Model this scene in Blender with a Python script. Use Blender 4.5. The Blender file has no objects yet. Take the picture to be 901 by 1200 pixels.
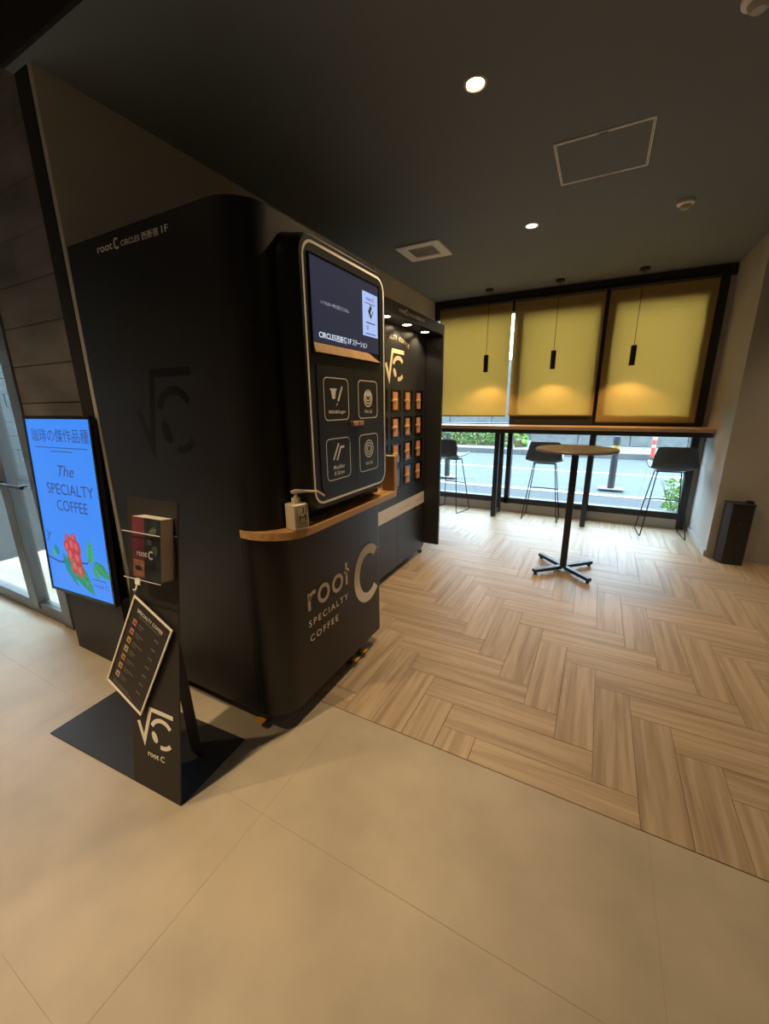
import bpy, bmesh, math, random
from mathutils import Vector, Matrix
random.seed(7)
S = bpy.context.scene
COL = S.collection
PI = math.pi

# ---------------------------------------------------------------- camera
R0 = Vector((0.88393, 0.46747, -0.01031)).normalized()      # image right
R2 = Vector((-0.45378, 0.85225, -0.26001)).normalized()     # view direction
R0 = (R0 - R2 * R0.dot(R2)).normalized()
UP = R0.cross(R2)
cd = bpy.data.cameras.new('camera'); cam = bpy.data.objects.new('camera', cd); COL.objects.link(cam)
Mx = Matrix((R0, UP, -R2)).transposed().to_4x4(); Mx.translation = (0, 0, 1.3964)
cam.matrix_world = Mx
cd.sensor_fit = 'HORIZONTAL'; cd.sensor_width = 36.0; cd.lens = 466.59 / 901 * 36.0
cd.clip_start = 0.02; cd.clip_end = 200
S.camera = cam

# ---------------------------------------------------------------- world, exposure
W = bpy.data.worlds.new('world'); S.world = W; W.use_nodes = True
wn = W.node_tree.nodes; wl = W.node_tree.links
bg = wn['Background']; bg.inputs[0].default_value = (0.62, 0.83, 1.0, 1); bg.inputs[1].default_value = 9.0
vs = S.view_settings
S.display_settings.display_device = 'sRGB'
vs.view_transform = 'Standard'; vs.look = 'None'; vs.gamma = 1.0; vs.use_curve_mapping = False
vs.exposure = 0.75
WARM = (1.0, 0.73, 0.43)

def spot(loc, power, parent=None, angle=110, color=WARM, blend=0.6, radius=0.035, aim=(0, 0, -1)):
    ld = bpy.data.lights.new('lamp_light', 'SPOT'); ld.energy = power; ld.color = color
    ld.spot_size = math.radians(angle); ld.spot_blend = blend; ld.shadow_soft_size = radius
    o = bpy.data.objects.new('lamp_light', ld); COL.objects.link(o)
    o.rotation_mode = 'QUATERNION'; o.rotation_quaternion = Vector(aim).to_track_quat('-Z', 'Y')
    if parent is not None:
        o.parent = parent; o.location = Vector(loc) - ROOT.get(parent.name, Vector())
    else:
        o.location = loc
    return o

# ---------------------------------------------------------------- materials
def mat(name, col, rough=0.5, metal=0.0, var=0.0, scale=6.0, stretch=(1, 1, 1), bump=0.0, bscale=40.0,
        emit=None, estr=0.0, spec=0.5, coat=0.0, objvar=0.0):
    m = bpy.data.materials.new(name); m.use_nodes = True
    nt = m.node_tree; b = nt.nodes['Principled BSDF']
    b.inputs['Base Color'].default_value = (*col, 1); b.inputs['Roughness'].default_value = rough
    b.inputs['Metallic'].default_value = metal; b.inputs['Specular IOR Level'].default_value = spec
    b.inputs['Coat Weight'].default_value = coat
    if var or bump or objvar:
        tc = nt.nodes.new('ShaderNodeTexCoord'); mp = nt.nodes.new('ShaderNodeMapping')
        mp.inputs['Scale'].default_value = stretch
        nt.links.new(tc.outputs['Object'], mp.inputs[0])
    if var:
        nz = nt.nodes.new('ShaderNodeTexNoise'); nz.inputs['Scale'].default_value = scale
        nz.inputs['Detail'].default_value = 6
        rp = nt.nodes.new('ShaderNodeValToRGB')
        rp.color_ramp.elements[0].position = 0.3; rp.color_ramp.elements[1].position = 0.7
        rp.color_ramp.elements[0].color = (*[max(0, c * (1 - var)) for c in col], 1)
        rp.color_ramp.elements[1].color = (*[min(1, c * (1 + var)) for c in col], 1)
        nt.links.new(mp.outputs[0], nz.inputs['Vector']); nt.links.new(nz.outputs['Fac'], rp.inputs[0])
        nt.links.new(rp.outputs[0], b.inputs['Base Color'])
    if bump:
        n2 = nt.nodes.new('ShaderNodeTexNoise'); n2.inputs['Scale'].default_value = bscale; n2.inputs['Detail'].default_value = 4
        bp = nt.nodes.new('ShaderNodeBump'); bp.inputs['Strength'].default_value = bump; bp.inputs['Distance'].default_value = 0.01
        nt.links.new(mp.outputs[0], n2.inputs['Vector']); nt.links.new(n2.outputs['Fac'], bp.inputs['Height'])
        nt.links.new(bp.outputs[0], b.inputs['Normal'])
    if emit:
        b.inputs['Emission Color'].default_value = (*emit, 1); b.inputs['Emission Strength'].default_value = estr
    return m

def wood_mat(name, c0, c1, axis, rough=0.4, freq=14.0, bump=0.03, along=0.09):
    """grain running along the object's axis (0=x, 1=y, 2=z), a little different on each object"""
    m = bpy.data.materials.new(name); m.use_nodes = True; nt = m.node_tree; b = nt.nodes['Principled BSDF']
    tc = nt.nodes.new('ShaderNodeTexCoord'); oi = nt.nodes.new('ShaderNodeObjectInfo')
    ad = nt.nodes.new('ShaderNodeVectorMath'); ad.operation = 'ADD'
    mu = nt.nodes.new('ShaderNodeMath'); mu.operation = 'MULTIPLY'; mu.inputs[1].default_value = 57.0
    nt.links.new(oi.outputs['Random'], mu.inputs[0]); nt.links.new(tc.outputs['Object'], ad.inputs[0]); nt.links.new(mu.outputs[0], ad.inputs[1])
    mp = nt.nodes.new('ShaderNodeMapping'); s = [freq, freq, freq]; s[axis] = freq * along
    mp.inputs['Scale'].default_value = s; nt.links.new(ad.outputs[0], mp.inputs[0])
    nz = nt.nodes.new('ShaderNodeTexNoise'); nz.inputs['Scale'].default_value = 1.0; nz.inputs['Detail'].default_value = 7
    nz.inputs['Distortion'].default_value = 0.6; nz.inputs['Roughness'].default_value = 0.6
    nt.links.new(mp.outputs[0], nz.inputs['Vector'])
    rp = nt.nodes.new('ShaderNodeValToRGB'); rp.color_ramp.elements[0].position = 0.28; rp.color_ramp.elements[1].position = 0.60
    rp.color_ramp.elements[0].color = (*c0, 1); rp.color_ramp.elements[1].color = (*c1, 1)
    nt.links.new(nz.outputs['Fac'], rp.inputs[0])
    hs = nt.nodes.new('ShaderNodeHueSaturation'); mr = nt.nodes.new('ShaderNodeMapRange')
    mr.inputs['To Min'].default_value = 0.93; mr.inputs['To Max'].default_value = 1.06
    nt.links.new(oi.outputs['Random'], mr.inputs[0]); nt.links.new(mr.outputs[0], hs.inputs['Value'])
    nt.links.new(rp.outputs[0], hs.inputs['Color']); nt.links.new(hs.outputs[0], b.inputs['Base Color'])
    b.inputs['Roughness'].default_value = rough
    bp = nt.nodes.new('ShaderNodeBump'); bp.inputs['Strength'].default_value = bump; bp.inputs['Distance'].default_value = 0.01
    nt.links.new(nz.outputs['Fac'], bp.inputs['Height']); nt.links.new(bp.outputs[0], b.inputs['Normal'])
    return m

def glass_mat(name, tint=(0.96, 0.985, 0.99), refl=0.03):
    m = bpy.data.materials.new(name); m.use_nodes = True; nt = m.node_tree
    for n in list(nt.nodes): nt.nodes.remove(n)
    o = nt.nodes.new('ShaderNodeOutputMaterial'); mx = nt.nodes.new('ShaderNodeMixShader')
    t = nt.nodes.new('ShaderNodeBsdfTransparent'); g = nt.nodes.new('ShaderNodeBsdfGlossy')
    t.inputs[0].default_value = (*tint, 1); g.inputs['Roughness'].default_value = 0.02
    lw = nt.nodes.new('ShaderNodeLayerWeight'); lw.inputs[0].default_value = 0.5
    pw = nt.nodes.new('ShaderNodeMath'); pw.operation = 'POWER'; pw.inputs[1].default_value = 4.0
    ml = nt.nodes.new('ShaderNodeMath'); ml.operation = 'MULTIPLY_ADD'; ml.inputs[1].default_value = 0.6; ml.inputs[2].default_value = refl
    nt.links.new(lw.outputs['Facing'], pw.inputs[0]); nt.links.new(pw.outputs[0], ml.inputs[0])
    nt.links.new(ml.outputs[0], mx.inputs[0]); nt.links.new(t.outputs[0], mx.inputs[1]); nt.links.new(g.outputs[0], mx.inputs[2])
    nt.links.new(mx.outputs[0], o.inputs[0])
    return m

def blind_mat(name, col, tcol):
    m = bpy.data.materials.new(name); m.use_nodes = True; nt = m.node_tree
    for n in list(nt.nodes): nt.nodes.remove(n)
    o = nt.nodes.new('ShaderNodeOutputMaterial'); mx = nt.nodes.new('ShaderNodeAddShader')
    d = nt.nodes.new('ShaderNodeBsdfDiffuse'); t = nt.nodes.new('ShaderNodeBsdfTranslucent')
    tc = nt.nodes.new('ShaderNodeTexCoord'); wv = nt.nodes.new('ShaderNodeTexNoise')
    mp = nt.nodes.new('ShaderNodeMapping'); mp.inputs['Scale'].default_value = (900, 40, 60)
    nt.links.new(tc.outputs['Object'], mp.inputs[0]); nt.links.new(mp.outputs[0], wv.inputs['Vector']); wv.inputs['Scale'].default_value = 0.3
    for sh, c in ((d, col), (t, tcol)):
        rp = nt.nodes.new('ShaderNodeValToRGB')
        rp.color_ramp.elements[0].color = (*[x * 0.94 for x in c], 1); rp.color_ramp.elements[1].color = (*[x * 1.06 for x in c], 1)
        nt.links.new(wv.outputs['Fac'], rp.inputs[0]); nt.links.new(rp.outputs[0], sh.inputs[0])
    nt.links.new(d.outputs[0], mx.inputs[0]); nt.links.new(t.outputs[0], mx.inputs[1]); nt.links.new(mx.outputs[0], o.inputs[0])
    return m

def emis(name, col, s):
    m = bpy.data.materials.new(name); m.use_nodes = True; b = m.node_tree.nodes['Principled BSDF']
    b.inputs['Base Color'].default_value = (0.01, 0.01, 0.01, 1); b.inputs['Roughness'].default_value = 0.3
    b.inputs['Emission Color'].default_value = (*col, 1); b.inputs['Emission Strength'].default_value = s
    return m

M = {}
M['black'] = mat('black_lacquer', (0.0075, 0.0063, 0.0055), 0.42, var=0.15, scale=3, bump=0.02, bscale=180)
M['black_gloss'] = mat('black_gloss', (0.003, 0.003, 0.003), 0.12)
M['black_vinyl'] = mat('black_vinyl', (0.0015, 0.0015, 0.0015), 0.22)
M['panel'] = mat('charcoal_panel', (0.016, 0.017, 0.018), 0.38)
M['locker'] = mat('charcoal_locker', (0.022, 0.024, 0.026), 0.4)
M['steel_black'] = mat('powder_black_steel', (0.020, 0.0175, 0.015), 0.58, bump=0.03, bscale=300)
M['cream'] = mat('cream_print', (0.92, 0.87, 0.77), 0.5)
M['cream_lit'] = mat('cream_metal_letter', (0.85, 0.72, 0.46), 0.4)
M['white_print'] = mat('white_print', (0.8, 0.8, 0.78), 0.5)
M['shelf'] = wood_mat('shelf_wood', (0.46, 0.23, 0.075), (0.66, 0.38, 0.15), 1, 0.38, 22)
M['boxwood'] = wood_mat('box_wood', (0.42, 0.25, 0.12), (0.52, 0.33, 0.17), 2, 0.5, 20)
M['orange'] = mat('locker_wood_plate', (0.72, 0.30, 0.12), 0.4, var=0.1)
M['brass'] = mat('brass', (0.85, 0.56, 0.22), 0.4, 0.5)
M['plank_x'] = wood_mat('oak_plank_x', (0.262, 0.178, 0.102), (0.478, 0.358, 0.230), 0, 0.46, 30, along=0.045)
M['plank_y'] = wood_mat('oak_plank_y', (0.262, 0.178, 0.102), (0.478, 0.358, 0.230), 1, 0.46, 30, along=0.045)
M['grout'] = mat('joint_filler', (0.12, 0.09, 0.06), 0.8)
M['gap'] = mat('shadow_gap', (0.03, 0.028, 0.025), 0.9)
M['concrete'] = mat('concrete_tile', (0.42, 0.355, 0.262), 0.48, var=0.14, scale=3.2, bump=0.05, bscale=45)
M['tilejoint'] = mat('tile_joint', (0.375, 0.32, 0.237), 0.8)
M['ceiling'] = mat('ceiling_paint', (0.150, 0.178, 0.205), 0.75, bump=0.04, bscale=220)
M['ceil_black'] = mat('black_ceiling', (0.012, 0.011, 0.010), 0.8)
M['wall_grey'] = mat('wall_grey_plaster', (0.47, 0.445, 0.41), 0.8, var=0.06, scale=3, bump=0.06, bscale=60)
M['wall_light'] = mat('wall_light_plaster', (0.40, 0.385, 0.355), 0.8, var=0.05, scale=4, bump=0.06, bscale=50)
M['stone'] = mat('board_marked_concrete', (0.16, 0.145, 0.13), 0.8, var=0.35, scale=3.5, stretch=(0.7, 1, 2), bump=0.3, bscale=16)
M['dark_metal'] = mat('dark_frame_metal', (0.03, 0.033, 0.037), 0.42, 0.3)
M['grey_metal'] = mat('grey_door_metal', (0.16, 0.16, 0.16), 0.35, 0.7)
M['glass'] = glass_mat('window_glass')
M['acrylic'] = glass_mat('clear_acrylic', (0.92, 0.92, 0.92))
M['blind'] = blind_mat('yellow_roller_fabric', (0.28, 0.212, 0.090), (0.300, 0.222, 0.094))
M['counter'] = wood_mat('counter_wood', (0.48, 0.31, 0.19), (0.62, 0.43, 0.28), 0, 0.4, 16)
M['tabletop'] = wood_mat('table_wood', (0.11, 0.088, 0.068), (0.16, 0.125, 0.095), 0, 0.4, 18)
M['table_metal'] = mat('table_metal', (0.028, 0.035, 0.045), 0.4, 0.3)
M['seat'] = mat('flare_blue_shell', (0.045, 0.070, 0.105), 0.5)  # seat colour takes in some blue of the lens flare
M['rod'] = mat('black_rod', (0.015, 0.017, 0.02), 0.4, 0.4)
M['bottle'] = mat('cream_plastic', (0.74, 0.64, 0.47), 0.35)
M['ink'] = mat('dark_ink', (0.02, 0.018, 0.015), 0.6)
M['white_plastic'] = mat('white_plastic', (0.86, 0.86, 0.84), 0.45)
M['alu'] = mat('white_aluminium', (0.88, 0.92, 0.95), 0.35)
M['pedal'] = mat('orange_pedal', (0.75, 0.33, 0.04), 0.4)
M['rubber'] = mat('rubber', (0.02, 0.02, 0.02), 0.7)
M['chrome'] = mat('chrome', (0.7, 0.68, 0.64), 0.2, 1.0)
M['lampface'] = emis('lamp_face', (1.0, 0.80, 0.52), 60.0)
M['lampface2'] = emis('small_lamp_face', (1.0, 0.80, 0.52), 14.0)
M['trimwhite'] = mat('lamp_trim', (0.5, 0.42, 0.33), 0.4)
M['screen_off'] = emis('dark_screen', (0.055, 0.062, 0.12), 0.24)
M['screen_card'] = emis('screen_card', (0.45, 0.58, 1.0), 0.55)
M['screen_text'] = emis('screen_text', (0.75, 0.82, 1.0), 0.6)
M['screen_dim'] = emis('screen_dim_text', (0.5, 0.5, 0.6), 0.5)
M['sign_blue'] = emis('sign_screen_blue', (0.026, 0.150, 0.54), 1.0)
M['sign_ink'] = emis('sign_ink', (0.03, 0.05, 0.16), 0.62)
M['sign_red'] = emis('sign_red', (0.42, 0.045, 0.06), 0.62)
M['sign_red2'] = emis('sign_light_red', (0.62, 0.12, 0.12), 0.62)
M['sign_green'] = emis('sign_green', (0.01, 0.22, 0.10), 0.62)
M['sign_green2'] = emis('sign_light_green', (0.05, 0.40, 0.17), 0.62)
M['sign_teal'] = emis('sign_teal', (0.01, 0.24, 0.30), 0.62)
M['paper'] = mat('paper_edge', (0.62, 0.56, 0.48), 0.7)
M['cover_red'] = mat('cover_maroon', (0.16, 0.03, 0.045), 0.4, var=0.3, scale=12)
M['cover_dark'] = mat('cover_dark', (0.02, 0.03, 0.035), 0.4, var=0.8, scale=30)
M['cover_tan'] = mat('cover_tan', (0.38, 0.17, 0.09), 0.4, var=0.5, scale=40)
M['cover_mid'] = mat('cover_grey_green', (0.10, 0.11, 0.10), 0.45, var=0.5, scale=60)
M['menu'] = mat('menu_board_black', (0.022, 0.019, 0.016), 0.5)
M['menu_line'] = mat('menu_print', (0.16, 0.14, 0.11), 0.6)
M['sw1'] = mat('swatch_pink', (0.52, 0.20, 0.15), 0.5); M['sw2'] = mat('swatch_amber', (0.55, 0.33, 0.10), 0.5)
M['sw3'] = mat('swatch_cream', (0.50, 0.42, 0.30), 0.5); M['sw4'] = mat('swatch_orange', (0.55, 0.22, 0.06), 0.5)
M['bin'] = mat('black_bin', (0.016, 0.018, 0.022), 0.35)
M['asphalt'] = mat('road_asphalt', (0.043, 0.052, 0.058), 0.85, var=0.10, scale=3, bump=0.1, bscale=150)
M['footpath'] = mat('footpath_asphalt', (0.026, 0.030, 0.034), 0.9, var=0.25, scale=60, bump=0.2, bscale=150)
M['roadpaint'] = mat('road_paint', (0.22, 0.22, 0.22), 0.7)
M['kerb'] = mat('kerb_stone', (0.06, 0.06, 0.058), 0.85, var=0.12)
M['kerb_light'] = mat('pale_paving', (0.15, 0.15, 0.14), 0.85, var=0.06)
M['ext_wall'] = mat('exterior_stone', (0.07, 0.075, 0.073), 0.85, var=0.2, scale=5, bump=0.3, bscale=25)
M['hedge'] = mat('hedge_leaf', (0.085, 0.17, 0.035), 0.6)
M['hedge2'] = mat('leaf_bright', (0.15, 0.29, 0.05), 0.6)
M['stem'] = mat('stem', (0.10, 0.07, 0.04), 0.8)
M['bollard'] = mat('bollard_brown', (0.012, 0.012, 0.014), 0.8); M['yellow'] = mat('yellow_band', (0.25, 0.16, 0.03), 0.7)
M['red'] = mat('red_plastic', (0.32, 0.03, 0.015), 0.5)
M['pave'] = mat('outside_paving', (0.026, 0.027, 0.025), 0.95, var=0.08, spec=0.05)
M['ext_block'] = mat('exterior_block', (0.024, 0.028, 0.029), 0.95, var=0.18, spec=0.05, scale=3, bump=0.2, bscale=20)

# ---------------------------------------------------------------- mesh helpers
ROOT = {}

class B:
    """collects shapes in world coordinates into one bmesh"""
    def __init__(s): s.bm = bmesh.new()
    def box(s, x0, x1, y0, y1, z0, z1, bev=0.0, seg=2, mtx=None):
        t = bmesh.new(); bmesh.ops.create_cube(t, size=1)
        for v in t.verts: v.co = ((x0 + x1) / 2 + v.co.x * (x1 - x0), (y0 + y1) / 2 + v.co.y * (y1 - y0), (z0 + z1) / 2 + v.co.z * (z1 - z0))
        if bev: bmesh.ops.bevel(t, geom=t.edges[:], offset=bev, segments=seg, affect='EDGES', profile=0.5)
        return s.merge(t, mtx)
    def merge(s, t, mtx=None):
        if mtx is not None: t.transform(mtx)
        me = bpy.data.meshes.new('tmp'); t.to_mesh(me); t.free(); s.bm.from_mesh(me); bpy.data.meshes.remove(me); return s
    def prism(s, pts, n, depth):
        """polygon pts (3D) extruded by depth along n"""
        n = Vector(n).normalized() * depth
        a = [s.bm.verts.new(Vector(p)) for p in pts]; b = [s.bm.verts.new(Vector(p) + n) for p in pts]
        k = len(pts); fs = [s.bm.faces.new(a), s.bm.faces.new(b[::-1])]
        for i in range(k): fs.append(s.bm.faces.new((a[i], b[i], b[(i + 1) % k], a[(i + 1) % k])))
        return s
    def ring(s, outer, inner, n, depth):
        """closed band between two loops with the same count, extruded"""
        n = Vector(n).normalized() * depth; k = len(outer)
        L = [[s.bm.verts.new(Vector(p) + d) for p in lp] for d in (Vector(), n) for lp in (outer, inner)]
        for i in range(k):
            j = (i + 1) % k
            for A, C in ((L[0], L[1]), (L[1], L[3]), (L[3], L[2]), (L[2], L[0])):
                s.bm.faces.new((A[i], A[j], C[j], C[i]))
        return s
    def tube(s, path, r, seg=8, cap=True, closed=False):
        path = [Vector(p) for p in path]; n = len(path); rings = []
        prev = None
        for i, p in enumerate(path):
            a = path[(i - 1) % n] if (i or closed) else p; b = path[(i + 1) % n] if (i < n - 1 or closed) else p
            d = (b - a).normalized()
            if prev is None:
                q = Vector((0, 0, 1)) if abs(d.z) < 0.9 else Vector((1, 0, 0)); u = d.cross(q).normalized()
            else:
                u = (prev - d * prev.dot(d)).normalized()
            prev = u; w = d.cross(u)
            rr = r[i] if isinstance(r, (list, tuple)) else r
            rings.append([s.bm.verts.new(p + u * rr * math.cos(2 * PI * k / seg) + w * rr * math.sin(2 * PI * k / seg)) for k in range(seg)])
        m = n if closed else n - 1
        for i in range(m):
            A = rings[i]; C = rings[(i + 1) % n]
            for k in range(seg): s.bm.faces.new((A[k], A[(k + 1) % seg], C[(k + 1) % seg], C[k]))
        if cap and not closed: s.bm.faces.new(rings[0][::-1]); s.bm.faces.new(rings[-1])
        return s
    def lathe(s, prof, c, seg=32, axis='z'):
        c = Vector(c); rings = []
        for r, h in prof:
            ring = []
            for k in range(seg):
                t = 2 * PI * k / seg
                v = Vector((r * math.cos(t), r * math.sin(t), h))
                if axis == 'x': v = Vector((v.z, v.x, v.y))
                if axis == 'y': v = Vector((v.x, v.z, v.y))
                ring.append(s.bm.verts.new(c + v))
            rings.append(ring)
        for i in range(len(rings) - 1):
            for k in range(seg): s.bm.faces.new((rings[i][k], rings[i][(k + 1) % seg], rings[i + 1][(k + 1) % seg], rings[i + 1][k]))
        if prof[0][0] > 1e-6: s.bm.faces.new(rings[0][::-1])
        if prof[-1][0] > 1e-6: s.bm.faces.new(rings[-1])
        return s
    def quad(s, pts):
        s.bm.faces.new([s.bm.verts.new(Vector(p)) for p in pts]); return s

def link(name, me, material, parent=None, smooth=False, shift=True):
    o = bpy.data.objects.new(name, me); COL.objects.link(o)
    if material is not None and not me.materials: me.materials.append(material)
    if parent is not None:
        r = ROOT.get(parent.name, Vector()); ROOT[o.name] = r; o.parent = parent
        if shift and r.length > 0: me.transform(Matrix.Translation(-r))
    if smooth:
        for p in me.polygons: p.use_smooth = True
        try: me.set_sharp_from_angle(angle=math.radians(38))
        except Exception: pass
    return o

def obj(name, b, material, parent=None, smooth=False):
    if isinstance(material, str): material = M[material]
    bmesh.ops.remove_doubles(b.bm, verts=b.bm.verts, dist=1e-6)
    bmesh.ops.recalc_face_normals(b.bm, faces=b.bm.faces)
    me = bpy.data.meshes.new(name); b.bm.to_mesh(me); b.bm.free()
    return link(name, me, material, parent, smooth)

def tag(o, label, cat, group=None):
    o['label'] = label; o['category'] = cat
    if group: o['group'] = group
    return o

def thing(name, loc, label, cat, group=None):
    o = bpy.data.objects.new(name, None); COL.objects.link(o); o.location = loc; o.empty_display_size = 0.1
    ROOT[o.name] = Vector(loc); tag(o, label, cat, group); return o

def struct(o):
    o['kind'] = 'structure'; return o

def copy_tree(o, parent=None):
    c = o.copy(); COL.objects.link(c)
    if parent is not None: c.parent = parent
    for ch in list(o.children): copy_tree(ch, c)
    return c

class Fr:
    """a flat face: origin, right, up; gives 3D points for (a, b) and an outward normal"""
    def __init__(s, o, u, v): s.o = Vector(o); s.u = Vector(u).normalized(); s.v = Vector(v).normalized(); s.n = s.u.cross(s.v).normalized()
    def p(s, a, b, h=0.0): return s.o + s.u * a + s.v * b + s.n * h
    def mtx(s, a=0, b=0, h=0): 
        m = Matrix((s.u, s.v, s.n)).transposed().to_4x4(); m.translation = s.p(a, b, h); return m

def rrect(x0, x1, y0, y1, r, seg=6):
    out = []
    for cx, cy, a0 in ((x1 - r, y1 - r, 0), (x0 + r, y1 - r, 90), (x0 + r, y0 + r, 180), (x1 - r, y0 + r, 270)):
        for k in range(seg + 1):
            t = math.radians(a0 + 90 * k / seg); out.append((cx + r * math.cos(t), cy + r * math.sin(t)))
    return out

def ellipse(cx, cy, rx, ry, rot=0, n=24):
    c, s_ = math.cos(rot), math.sin(rot); out = []
    for k in range(n):
        t = 2 * PI * k / n; x, y = rx * math.cos(t), ry * math.sin(t); out.append((cx + x * c - y * s_, cy + x * s_ + y * c))
    return out

def ribbon(pts, w):
    """flat stroke polygon along an open polyline with mitred joints"""
    n = len(pts); L = []; Rr = []
    P = [Vector(p) for p in pts]
    for i in range(n):
        d0 = (P[i] - P[i - 1]).normalized() if i else None; d1 = (P[i + 1] - P[i]).normalized() if i < n - 1 else None
        if d0 is None: d0 = d1
        if d1 is None: d1 = d0
        n0 = Vector((-d0.y, d0.x)); n1 = Vector((-d1.y, d1.x)); m = (n0 + n1).normalized()
        k = (w / 2) / max(0.3, m.dot(n0)); L.append(P[i] + m * k); Rr.append(P[i] - m * k)
    return [tuple(p) for p in L] + [tuple(p) for p in Rr[::-1]]

def arc(cx, cy, rx, ry, a0, a1, n=24):
    return [(cx + rx * math.cos(math.radians(a0 + (a1 - a0) * k / n)), cy + ry * math.sin(math.radians(a0 + (a1 - a0) * k / n))) for k in range(n + 1)]

def flat(name, polys, fr, h, material, parent, t=0.0006):
    """flat print or thin plate: list of 2D polygons laid on a face at height h, thickness t; 5th-party n-gons are fine"""
    for pl in polys:
        o = obj(name, B().prism([fr.p(x, y, h) for x, y in pl], fr.n, t), material, parent)
    return o

def strip(name, strokes, fr, h, material, parent, t=0.0006):
    """strokes = list of (polyline, width): built as quads so that curved strokes stay clean"""
    b = B()
    for pts, w in strokes:
        poly = ribbon(pts, w); n = len(pts)
        for i in range(n - 1):
            q = [poly[i], poly[i + 1], poly[2 * n - 2 - i], poly[2 * n - 1 - i]]
            b.prism([fr.p(x, y, h) for x, y in q], fr.n, t)
    return obj(name, b, material, parent)

def outline(name, fr, x0, x1, y0, y1, r, w, h, material, parent, t=0.0008, seg=6):
    b = B(); o_ = rrect(x0, x1, y0, y1, r, seg); i_ = rrect(x0 + w, x1 - w, y0 + w, y1 - w, max(r - w, 0.0005), seg)
    b.ring([fr.p(x, y, h) for x, y in o_], [fr.p(x, y, h) for x, y in i_], fr.n, t)
    return obj(name, b, material, parent)

def plate(fr, pts, h0, h1, b=None):
    b = b or B(); b.prism([fr.p(x, y, h0) for x, y in pts], fr.n, h1 - h0); return b

def text_mesh(body, bold=0.0, shear=0.0, space=1.0):
    c = bpy.data.curves.new('lettering', 'FONT'); c.body = body; c.offset = bold; c.shear = shear; c.space_character = space
    c.resolution_u = 3
    o = bpy.data.objects.new('lettering_tmp', c); COL.objects.link(o)
    dg = bpy.context.evaluated_depsgraph_get(); dg.update()
    me = bpy.data.meshes.new_from_object(o.evaluated_get(dg)); bpy.data.objects.remove(o); bpy.data.curves.remove(c)
    return me

def text(name, body, fr, x0, x1, y0, y1, h, material, parent, bold=0.0, shear=0.0, space=1.0):
    """lettering fitted to the rectangle x0..x1, y0..y1 of a face"""
    if isinstance(material, str): material = M[material]
    me = text_mesh(body, bold, shear, space)
    xs = [v.co.x for v in me.vertices]; ys = [v.co.y for v in me.vertices]
    if not xs: return None
    a, c, d, e = min(xs), max(xs), min(ys), max(ys); sx = (x1 - x0) / (c - a); sy = (y1 - y0) / (e - d)
    for v in me.vertices: v.co = fr.p(x0 + (v.co.x - a) * sx, y0 + (v.co.y - d) * sy, h)
    me.materials.clear()
    return link(name, me, material, parent)

def sqrt_logo(name, fr, x0, y0, w, h, lift, material, parent, sw=0.075):
    """radical sign over a letter C with a coffee bean in its left side"""
    P = lambda a, b: (x0 + a * w, y0 + b * h)
    s_ = sw * w
    st = [([P(0, .52), P(.17, .04), P(.36, .965), P(1.0, .965)], s_ * 1.15)]
    c = [P(.68 + .30 * math.cos(math.radians(t)), .40 + .36 * math.sin(math.radians(t))) for t in range(38, 160, 6)]
    st.append((c, s_ * 1.15))
    c = [P(.68 + .30 * math.cos(math.radians(t)), .40 + .36 * math.sin(math.radians(t))) for t in range(262, 328, 6)]
    st.append((c, s_ * 1.15))
    o = strip(name, st, fr, lift, material, parent)
    be = [P(.475 + .08 * math.cos(t) - .035 * math.sin(t), .25 + .145 * math.sin(t)) for t in [2 * PI * k / 20 for k in range(20)]]
    flat(name + '_bean', [be], fr, lift, material, parent)
    return o

# ================================================================ THE SETTING
CZ = 2.67                     # ceiling
XL, XR, YW = -2.07, 1.0, 5.40 # left wall, right return wall, window plane
YT = 1.30                     # where wood starts
ZC2 = 3.0

# substrate floor
fl = struct(obj('floor', B().box(-4.9, 3.7, -3.2, YW + 0.12, -0.12, -0.008), 'tilejoint'))
obj('tile_bed', B().box(-4.9, 3.7, -3.2, YT - 0.0045, -0.0079, -0.0009), 'tilejoint', fl)
wood_base = obj('plank_bed', B().box(XL, 3.7, YT - 0.004, YW + 0.02, -0.0079, -0.0055), 'grout', fl)
# large concrete-look tiles
xs = [-4.9, -3.31, -2.105, -0.905, 0.295, 1.495, 2.695, 3.7]
ys = [-3.2, -2.25, -1.65, -1.05, -0.45, 0.15, 0.75, YT - 0.0025]
for i in range(len(xs) - 1):
    for j in range(len(ys) - 1):
        g = 0.0005
        obj('floor_tile', B().box(xs[i] + g, xs[i + 1] - g, ys[j] + g, ys[j + 1] - g, -0.0008, 0.0, 0.0003, 1), 'concrete', fl)
# herringbone planks (lattice measured: 0.15 m wide, 0.60 m long)
OX, OY, PW = -0.0235, 1.426, 0.15
full = {}
def plank(x0, x1, y0, y1, ax):
    cx0, cx1 = max(x0, XL), min(x1, 3.7); cy0, cy1 = max(y0, YT), min(y1, YW - 0.03)
    if cx1 > 1.0 and cy1 > 4.46:
        if cx0 > 0.99: cy1 = 4.46
    if cx1 - cx0 < 0.012 or cy1 - cy0 < 0.012: return
    g = 0.0007
    key = (ax, round(cx1 - cx0, 3), round(cy1 - cy0, 3))
    if key not in full:
        hx, hy = (cx1 - cx0) / 2 - g, (cy1 - cy0) / 2 - g
        b = B().box(-hx, hx, -hy, hy, -0.0055, 0.0, 0.0008, 1)
        me = bpy.data.meshes.new('plank'); b.bm.to_mesh(me); b.bm.free(); me.materials.append(M['plank_x' if ax == 0 else 'plank_y']); full[key] = me
    o = bpy.data.objects.new('plank', full[key]); COL.objects.link(o); o.parent = fl
    o.location = ((cx0 + cx1) / 2, (cy0 + cy1) / 2, random.uniform(-0.0003, 0.0003))
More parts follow.
